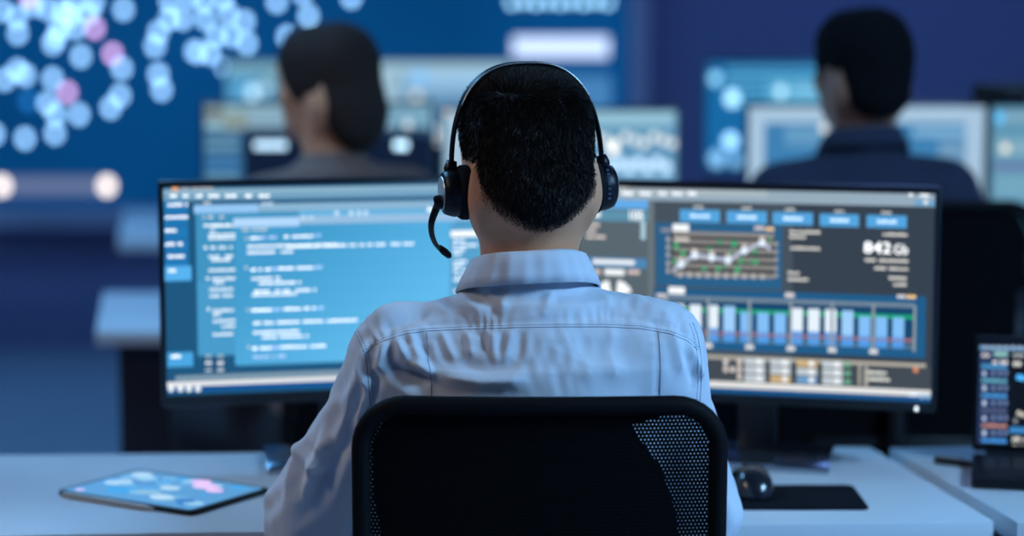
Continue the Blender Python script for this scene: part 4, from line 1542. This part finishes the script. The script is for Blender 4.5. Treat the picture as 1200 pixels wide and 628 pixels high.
def wrinkle(v, f):
    n = vnormals(v, f)
    back = np.clip((-n[:, 1] + 0.25) / 0.4, 0, 1)
    x, z = v[:, 0], v[:, 2]
    disp = np.zeros(len(v))
    for a_, m_, b_, amp, w in FOLDS:
        pts = [loc_px(*a_), loc_px(*m_), loc_px(*b_)]
        d_, arc = line_d(x, z, pts)
        L = sum(math.hypot(q_[0] - p_[0], q_[1] - p_[1]) for p_, q_ in zip(pts, pts[1:]))
        u = arc / L
        ends = np.clip(np.minimum(u, 1 - u) * 5 + 0.15, 0, 1)
        w_ = w * 0.001
        prof = 0.55 * np.exp(-(d_ / w_) ** 2) + 0.55 * np.exp(-d_ / (0.7 * w_)) - 0.35 * np.exp(-((d_ - 1.9 * w_) / (0.9 * w_)) ** 2)
        disp += (2.6 if abs(amp) > 2.3 else 1.7) * amp * 0.001 * prof * ends * back
    # seams draw the cloth in and pucker it
    for pts, pk in ((YOKE, 1.0), (PLEAT_L, 0.4), (PLEAT_R, 0.4), (ARM_L, 1.0), (ARM_R, 0.8)):
        P = [loc_px(*p_) for p_ in pts]
        d_, arc = line_d(x, z, P)
        disp -= 0.0016 * np.exp(-(d_ / 0.0035) ** 2) * back
        disp += 0.0011 * pk * (0.5 + 0.5 * np.sin(arc * 47 + 1)) * np.sin(arc * 2 * math.pi / 0.0115 + np.sin(arc * 83) * 2.2) * np.exp(-(d_ / 0.009) ** 2) * back
    disp += 0.0014 * noise3(v, 3, 10, 8, 22) + 0.0007 * noise3(v, 5, 10, 40, 110) + 0.0005 * noise3(v * np.array((1.6, 1, 0.7)), 9, 8, 70, 170) * np.clip(noise3(v, 11, 6, 10, 25) * 0.6 + 0.4, 0, 1.4)
    # long soft creases down both sleeves
    for s_, e in ((-1, POSE['eL']), (1, POSE['eR'])):
        sh = np.array((s_ * 0.158, 0.003, 1.026))
        ax_ = np.array(e) - sh
        L = np.linalg.norm(ax_)
        ax_ /= L
        q_ = v - sh
        t_ = q_ @ ax_
        r_ = q_ - t_[:, None] * ax_
        u1 = np.cross(ax_, (0, 0, 1.0))
        u1 /= np.linalg.norm(u1)
        u2 = np.cross(ax_, u1)
        th = np.arctan2(r_ @ u2, r_ @ u1)
        on = np.clip((t_ - 0.05) / 0.06, 0, 1) * np.clip((L + 0.05 - t_) / 0.05, 0, 1) * (np.linalg.norm(r_, axis=1) < 0.085) * (s_ * v[:, 0] > 0.17)
        disp += on * (0.0022 * np.sin(th * 5 + t_ * 22 + s_) + 0.0014 * np.sin(th * 9 - t_ * 35 + 2 * np.sin(t_ * 30)))
    return v + n * disp[:, None]


POSE = dict(yaw=math.radians(14), tilt=math.radians(1.2), eL=(-0.292, 0.10, 0.775), eR=(0.232, 0.12, 0.775), wL=(-0.135, 0.325, 0.785), wR=(0.105, 0.36, 0.785))

CH1 = make_chair('black mesh office chair the man with headset sits on', (MAN[0] + 0.012, MAN[1] + 0.0, 0))
man, man_body, man_shirt, (bv, bf, bmask, bxf), (sv, sf) = person(
    'man in pale blue shirt seen from behind wearing a black headset', MAN, 0, 1.0, POSE, True, M_SHIRT, M_NAVYT, 'strands', wrinkle)

# seams lie on the cloth
bvh = BVHTree.FromPolygons([tuple(p_) for p_ in sv], [tuple(int(i) for i in q_) for q_ in sf])
M_SEAM = mat('seam_thread', (0.22, 0.29, 0.40), 0.8)


def on_shirt(x, y, lift):
    o_ = Vector(CAM - MAN)
    hit, nrm, i_, d_ = bvh.ray_cast(o_, Vector(ray(x, y)).normalized())
    return None if hit is None else (hit + nrm * lift, nrm)


def seam(pts, name, stitch_off=3.0):
    P = []
    for a_, b_ in zip(pts, pts[1:]):
        n = max(2, int(math.hypot(b_[0] - a_[0], b_[1] - a_[1]) / 3))
        P += [(a_[0] + (b_[0] - a_[0]) * k / n, a_[1] + (b_[1] - a_[1]) * k / n) for k in range(n)]
    P.append(pts[-1])
    w = [on_shirt(x, y, 0.0001) for x, y in P]
    run = [h[0] for h in w if h]
    b = MB()
    if len(run) > 2:
        b.tube(run, 0.0005, 6)
    sm = b.build(name, M_SEAM, man_shirt, smooth=True)
    b = MB()
    for k in range(len(P) - 1):
        if stitch_off is None:
            break
        dx, dy = P[k + 1][0] - P[k][0], P[k + 1][1] - P[k][1]
        L = math.hypot(dx, dy) or 1
        ox, oy = -dy / L * stitch_off, dx / L * stitch_off
        h1 = on_shirt(P[k][0] + ox, P[k][1] + oy, 0.0002)
        h2 = on_shirt(P[k][0] + ox + dx * 0.55, P[k][1] + oy + dy * 0.55, 0.0002)
        if h1 and h2 and (h1[0] - h2[0]).length < 0.01:
            b.tube([h1[0], h2[0]], 0.00045, 5)
    if b.v:
        o_ = b.build('stitching', M_SEAM, man_shirt, smooth=True)
        o_['kind'] = 'stuff'


seam(YOKE, 'yoke_seam', -3.0)
seam(PLEAT_L, 'pleat_seam', None)
seam(PLEAT_R, 'pleat_seam', None)
seam(ARM_L, 'armhole_seam', -4.0)
seam(ARM_R, 'armhole_seam', 4.0)


# collar: stand and folded leaf, open at the front
def collar(root, m, fine=True):
    prof = [(0.004, -0.032, 0.0), (0.002, -0.012, 0.0), (0.001, 0.0, 0.0), (0.0035, 0.004, 0.0), (0.008, 0.002, 1), (0.0125, -0.010, 1), (0.017, -0.022, 1), (0.0205, -0.033, 1), (0.0195, -0.0335, 1), (0.0155, -0.021, 1), (0.010, -0.008, 1)]
    nT = 120
    vs_, fs_ = [], []
    for i in range(nT + 1):
        th = math.radians(-90 - 158 + 316 * i / nT)            # -90 is the back of the neck
        c, s_ = math.cos(th), math.sin(th)
        fr_ = 0.5 + 0.5 * s_                                    # 0 back, 1 front
        top = 1.140 - 0.012 * fr_ - 0.045 * fr_ ** 2 + 0.004 * c
        for off, dz, leaf in prof:
            wob = 0.0010 * math.sin(th * 9 + dz * 90) * leaf + 0.0007 * math.sin(th * 23 + 1) * leaf
            flare = 1.0 + 0.35 * abs(c) * leaf
            rx, ry = 0.0640 + off * flare + wob, 0.0640 + off * flare + wob
            vs_.append((rx * c, 0.022 + ry * s_, top + dz * (1 + 0.15 * fr_ * leaf)))
    m_ = len(prof)
    for i in range(nT):
        for k in range(m_ - 1):
            fs_.append((i * m_ + k, (i + 1) * m_ + k, (i + 1) * m_ + k + 1, i * m_ + k + 1))
    b = MB()
    b.add(vs_, fs_)
    o_ = b.build('collar', m, root, smooth=True)
    sd = o_.modifiers.new('cloth thickness', 'SOLIDIFY')
    sd.thickness = 0.0012
    return o_


collar(man_shirt, M_SHIRT)

# cropped hair: many short strands on the scalp
rng = np.random.RandomState(7)
q4 = bf
fm = bmask[q4].mean(1)
A_, B_, C_, D_ = (bv[q4[:, k]] for k in range(4))
area = 0.5 * np.linalg.norm(np.cross(C_ - A_, D_ - B_), axis=1)
w_ = area * np.clip(fm, 0, 1) ** 0.8
NS = 52000
pick = rng.choice(len(q4), NS, p=w_ / w_.sum())
u, v_ = rng.rand(NS, 1), rng.rand(NS, 1)
root_p = (A_[pick] * (1 - u) + B_[pick] * u) * (1 - v_) + (D_[pick] * (1 - u) + C_[pick] * u) * v_
nall = vnormals(bv, bf)
nn = nall[q4[pick]].mean(1)
nn /= np.linalg.norm(nn, axis=1, keepdims=True)
_, hy_, hz_ = bxf(root_p[:, 0], root_p[:, 1], root_p[:, 2])
down = np.tile(np.array((0.0, -0.25, -1.0)), (NS, 1))
topm = np.clip((hz_ - 1.325) / 0.03, 0, 1)[:, None]
down = down * (1 - topm) + np.array((0.25, 0.9, 0.35)) * topm
tan = down - (down * nn).sum(1, keepdims=True) * nn
tan /= np.maximum(np.linalg.norm(tan, axis=1, keepdims=True), 1e-6)
side = np.cross(nn, tan)
tuft = np.sin(root_p[:, :1] * 300 + root_p[:, 2:] * 190) * 0.3 + np.sin(root_p[:, 1:2] * 410 - root_p[:, 2:] * 260) * 0.3
dirn = nn * (0.55 + 0.25 * topm + rng.normal(0, 0.10, (NS, 1))) + tan * 0.75 + side * (rng.normal(0, 0.22, (NS, 1)) + tuft)
dirn /= np.linalg.norm(dirn, axis=1, keepdims=True)
ln = np.interp(hz_, [1.155, 1.19, 1.24, 1.31, 1.345, 1.37], [0.0035, 0.006, 0.009, 0.012, 0.016, 0.015])
ln *= rng.uniform(0.7, 1.15, NS) * (0.35 + 0.65 * np.clip(fm[pick], 0, 1))
ln = ln[:, None]
wd = 0.00032
p0 = root_p - nn * 0.0006
p1 = root_p + dirn * ln * 0.5
p2 = root_p + dirn * ln - nn * ln * 0.12
sd_ = np.cross(dirn, rng.normal(size=(NS, 3)))
sd_ /= np.linalg.norm(sd_, axis=1, keepdims=True)
V = np.stack([p0 - sd_ * wd, p0 + sd_ * wd, p1 + sd_ * wd, p1 - sd_ * wd, p2 + sd_ * wd * 0.3, p2 - sd_ * wd * 0.3], 1).reshape(-1, 3)
i0 = (np.arange(NS) * 6)[:, None]
Q = np.concatenate([i0 + np.array([[0, 1, 2, 3]]), i0 + np.array([[3, 2, 4, 5]])])
M_HAIR = mat('black_brown_hair', (0.012, 0.0095, 0.009), 0.5, spec=0.22)
o = link('hair', np_mesh('hair', V, Q, None, False), M_HAIR, man)
o['kind'] = 'stuff'

# ------------------------------------------------------------------ headset on the man's head
inv = head_inv(POSE['yaw'], POSE['tilt'], PIV)
hs = thing('headset', 'black call headset with boom microphone worn by the seated man', 'headset', (MAN[0], MAN[1], 1.2))


def hl(p_):
    q_ = inv(p_)
    return (q_[0], q_[1], q_[2] - 1.2)


M_HS = mat('headset_black', (0.004, 0.005, 0.009), 0.4, spec=0.3)
M_CUSH = mat('ear_cushion_foam', (0.004, 0.005, 0.010), 0.8, spec=0.2, bump=0.2, bscale=700)
M_SILV = mat('brushed_silver', (0.62, 0.62, 0.60), 0.38, metal=0.85)
band = []
NB = 41
for i in range(NB):
    a_ = math.pi * i / (NB - 1)
    c, s_ = math.cos(a_), math.sin(a_)
    band.append((-0.0985 * math.copysign(abs(c) ** 0.74, c), 0.020 + 0.004 * s_, 1.235 + 0.1400 * s_ ** 0.86))


def strip(path, w, th):
    """flat band with rounded section: width along y"""
    b = MB()
    n = len(path)
    ring = []
    for i in range(n):
        a_ = Vector(path[max(0, i - 1)])
        c_ = Vector(path[min(n - 1, i + 1)])
        tdir = (c_ - a_).normalized()
        y = Vector((0, 1, 0))
        nrm = tdir.cross(y).normalized()
        ww = w(i / (n - 1)) if callable(w) else w
        for k in range(12):
            an = 2 * math.pi * k / 12
            ring.append(Vector(path[i]) + y * (math.cos(an) * ww / 2) + nrm * (math.sin(an) * th / 2))
    fs_ = []
    for i in range(n - 1):
        for k in range(12):
            fs_.append((i * 12 + k, i * 12 + (k + 1) % 12, (i + 1) * 12 + (k + 1) % 12, (i + 1) * 12 + k))
    fs_.append(tuple(range(12)))
    fs_.append(tuple((n - 1) * 12 + k for k in range(12)))
    b.add([hl(p_) for p_ in ring], fs_)
    return b


hb = strip(band, lambda u: 0.013 + 0.008 * math.sin(math.pi * u) ** 2, 0.006).build('headband', M_HS, hs, smooth=True)
strip([(p_[0] * 1.003, p_[1] - 0.0075 - 0.003 * math.sin(math.pi * i / (NB - 1)), p_[2] + 0.0012) for i, p_ in enumerate(band)][8:33], 0.0022, 0.0022).build('metal_trim', M_SILV, hb, smooth=True)
for s_ in (-1, 1):
    cz_ = 1.216
    ax = Matrix.Translation((s_ * 0.071, 0.016, cz_)) @ Matrix.Rotation(s_ * math.pi / 2, 4, 'Y')
    b = MB()
    b.lathe([(0.022, 0.020), (0.030, 0.022), (0.0305, 0.027), (0.0285, 0.034), (0.0265, 0.039), (0.0225, 0.0415)], 40, ax)
    b.v = [hl(p_) for p_ in b.v]
    cup = b.build('ear_cup', M_HS, hs, sharp=50)
    b = MB()
    prof = [(0.018, 0.0), (0.026, -0.001), (0.032, 0.003), (0.0350, 0.010), (0.0345, 0.017), (0.031, 0.022), (0.027, 0.0225)]
    b.lathe(prof, 40, ax)
    b.v = [hl(p_) for p_ in b.v]
    b.build('cushion', M_CUSH, cup, smooth=True)
    b = MB()
    b.lathe([(0.0001, 0.0424), (0.0205, 0.0424), (0.0217, 0.0408)], 32, ax)
    b.v = [hl(p_) for p_ in b.v]
    b.build('cap_disc', M_SILV, cup, sharp=40)
    b = MB()
    for k in range(7 if s_ > 0 else 0):      # vent slots round the rim
        a_ = math.radians(-25 + 12 * k)
        p_ = ax @ Vector((-0.0305 * math.sin(a_), 0, 0.0205))
        q_ = Vector((s_ * 0.0985, 0.016 - 0.0306 * math.cos(a_), cz_ + 0.0308 * math.sin(a_)))
        b.box(q_, (0.0035, 0.0012, 0.0026))
    b.v = [hl(p_) for p_ in b.v]
    if b.v:
        b.build('vent_slots', mat('slot_blue', (0.08, 0.12, 0.2), 0.4), cup)['kind'] = 'stuff'
    b = MB()
    b.tube([hl((s_ * 0.0975, 0.020, 1.256)), hl((s_ * 0.100, 0.019, 1.246)), hl((s_ * 0.102, 0.018, 1.235))], [0.0065, 0.0085, 0.006], 12)
    b.build('yoke', M_HS, cup, smooth=True)
# boom and microphone
pts = [at(514, 238, 2.675), at(509, 250, 2.675), at(505.5, 262, 2.68), at(506, 274, 2.695), at(510, 285, 2.715), at(516.5, 293, 2.74)]
sp = []
for i in range(len(pts) - 1):                # smooth through the points
    P0, P1, P2, P3 = pts[max(0, i - 1)], pts[i], pts[i + 1], pts[min(len(pts) - 1, i + 2)]
    for k in range(6):
        t_ = k / 6
        sp.append(0.5 * ((2 * P1) + (P2 - P0) * t_ + (2 * P0 - 5 * P1 + 4 * P2 - P3) * t_ ** 2 + (3 * P1 - P0 - 3 * P2 + P3) * t_ ** 3))
sp.append(pts[-1])
off = np.array((MAN[0], MAN[1], 1.2))
n_ = len(sp)
b = MB()
b.tube([p_ - off for p_ in sp], [0.0052 - 0.0026 * i / (n_ - 1) for i in range(n_)], 12)
boom = b.build('microphone_boom', M_HS, hs, smooth=True)
m0, m1 = at(513.5, 288.5, 2.73) - off, at(528, 301, 2.755) - off
b = MB()
b.tube([m0, m0 + (m1 - m0) * 0.12, m0 + (m1 - m0) * 0.5, m0 + (m1 - m0) * 0.88, m1], [0.0018, 0.0038, 0.0050, 0.0042, 0.0015], 12)
b.build('microphone', M_CUSH, boom, smooth=True)
b = MB()
b.lathe([(0.007, -0.006), (0.009, -0.004), (0.009, 0.004), (0.007, 0.006)], 20, Matrix.Translation(Vector(at(514.5, 237, 2.672) - off)) @ Matrix.Rotation(math.pi / 2 - 0.2, 4, 'Y'))
b.build('boom_pivot', M_HS, boom, sharp=40)


# ------------------------------------------------------------------ people of the second row
def hair_cap(root, yaw, tilt, long_hair, m):
    xf = head_xf(yaw, tilt, PIV)
    F = Field(axis([(-0.16, 0.16, 0.006)]), axis([(-0.16, 0.19, 0.006)]), axis([(0.98, 1.41, 0.006)]))
    F.ell((0, 0.022, 1.278), (0.085, 0.105, 0.094), 0.01, xf, 2.5)
    F.ell((0, -0.04, 1.205), (0.066, 0.036, 0.05), 0.02, xf)
    if long_hair:
        F.ell((0.008, -0.040, 1.185), (0.072, 0.050, 0.075), 0.03, xf)
    F.ell((0, 0.125, 1.205), (0.085, 0.085, 0.105), 0.015, xf, mode='s')
    if not long_hair:
        for s_ in (-1, 1):
            F.ell((s_ * 0.09, 0.02, 1.205), (0.03, 0.035, 0.05), 0.012, xf, mode='s')
    v, f = F.nets()
    n = vnormals(v, f)
    v = v + n * (0.0012 * noise3(v, 2, 8, 30, 90))[:, None]
    return link('hair', np_mesh('hair', v, f), m, root)


M_HAIRM = mat('matte_black_hair', (0.006, 0.006, 0.008), 0.9, spec=0.1)
P2 = dict(yaw=math.radians(22), tilt=0.0, eL=(-0.27, 0.09, 0.775), eR=(0.27, 0.09, 0.775), wL=(-0.14, 0.325, 0.785), wR=(0.14, 0.325, 0.785))
g2 = at(1012, 60, 4.42)
r2, _, sh2, _, _ = person('man in dark navy shirt with short black hair, second row on the right', (g2[0], g2[1] - 0.03, 0), 0.0, 1.062, dict(P2), False, M_NAVYS, M_NAVYT, 'cap', skin=(0.36, 0.18, 0.12))
hair_cap(r2, P2['yaw'], 0.0, False, M_HAIRM)
collar(sh2, M_NAVYS)
c2 = make_chair('black high office chair of the man in navy shirt, second row', (g2[0] + 0.035, g2[1] - 0.05, 0), 0.0, 1.17, 1.09, 0.009, 1.0)

P3 = dict(yaw=math.radians(24), tilt=math.radians(2), eL=(-0.24, 0.12, 0.775), eR=(0.24, 0.12, 0.775), wL=(-0.13, 0.35, 0.785), wR=(0.13, 0.35, 0.785))
g3 = at(388, 86, 4.45)
M_HAIRB = mat('dark_brown_hair', (0.045, 0.032, 0.028), 0.85, spec=0.1)
r3, _, sh3, _, _ = person('person with brown hair and taupe top turned left, second row', (g3[0] + 0.012, g3[1] - 0.02, 0), math.radians(32), 1.04, dict(P3), False, M_TAUPE, M_NAVYT, 'cap')
hair_cap(r3, P3['yaw'], P3['tilt'], True, M_HAIRB)
c3 = make_chair('black office chair of the turned person with brown hair, second row', (g3[0] + 0.02, g3[1] - 0.03, 0), math.radians(32), 1.0, 0.98, 0.009, 1.0)
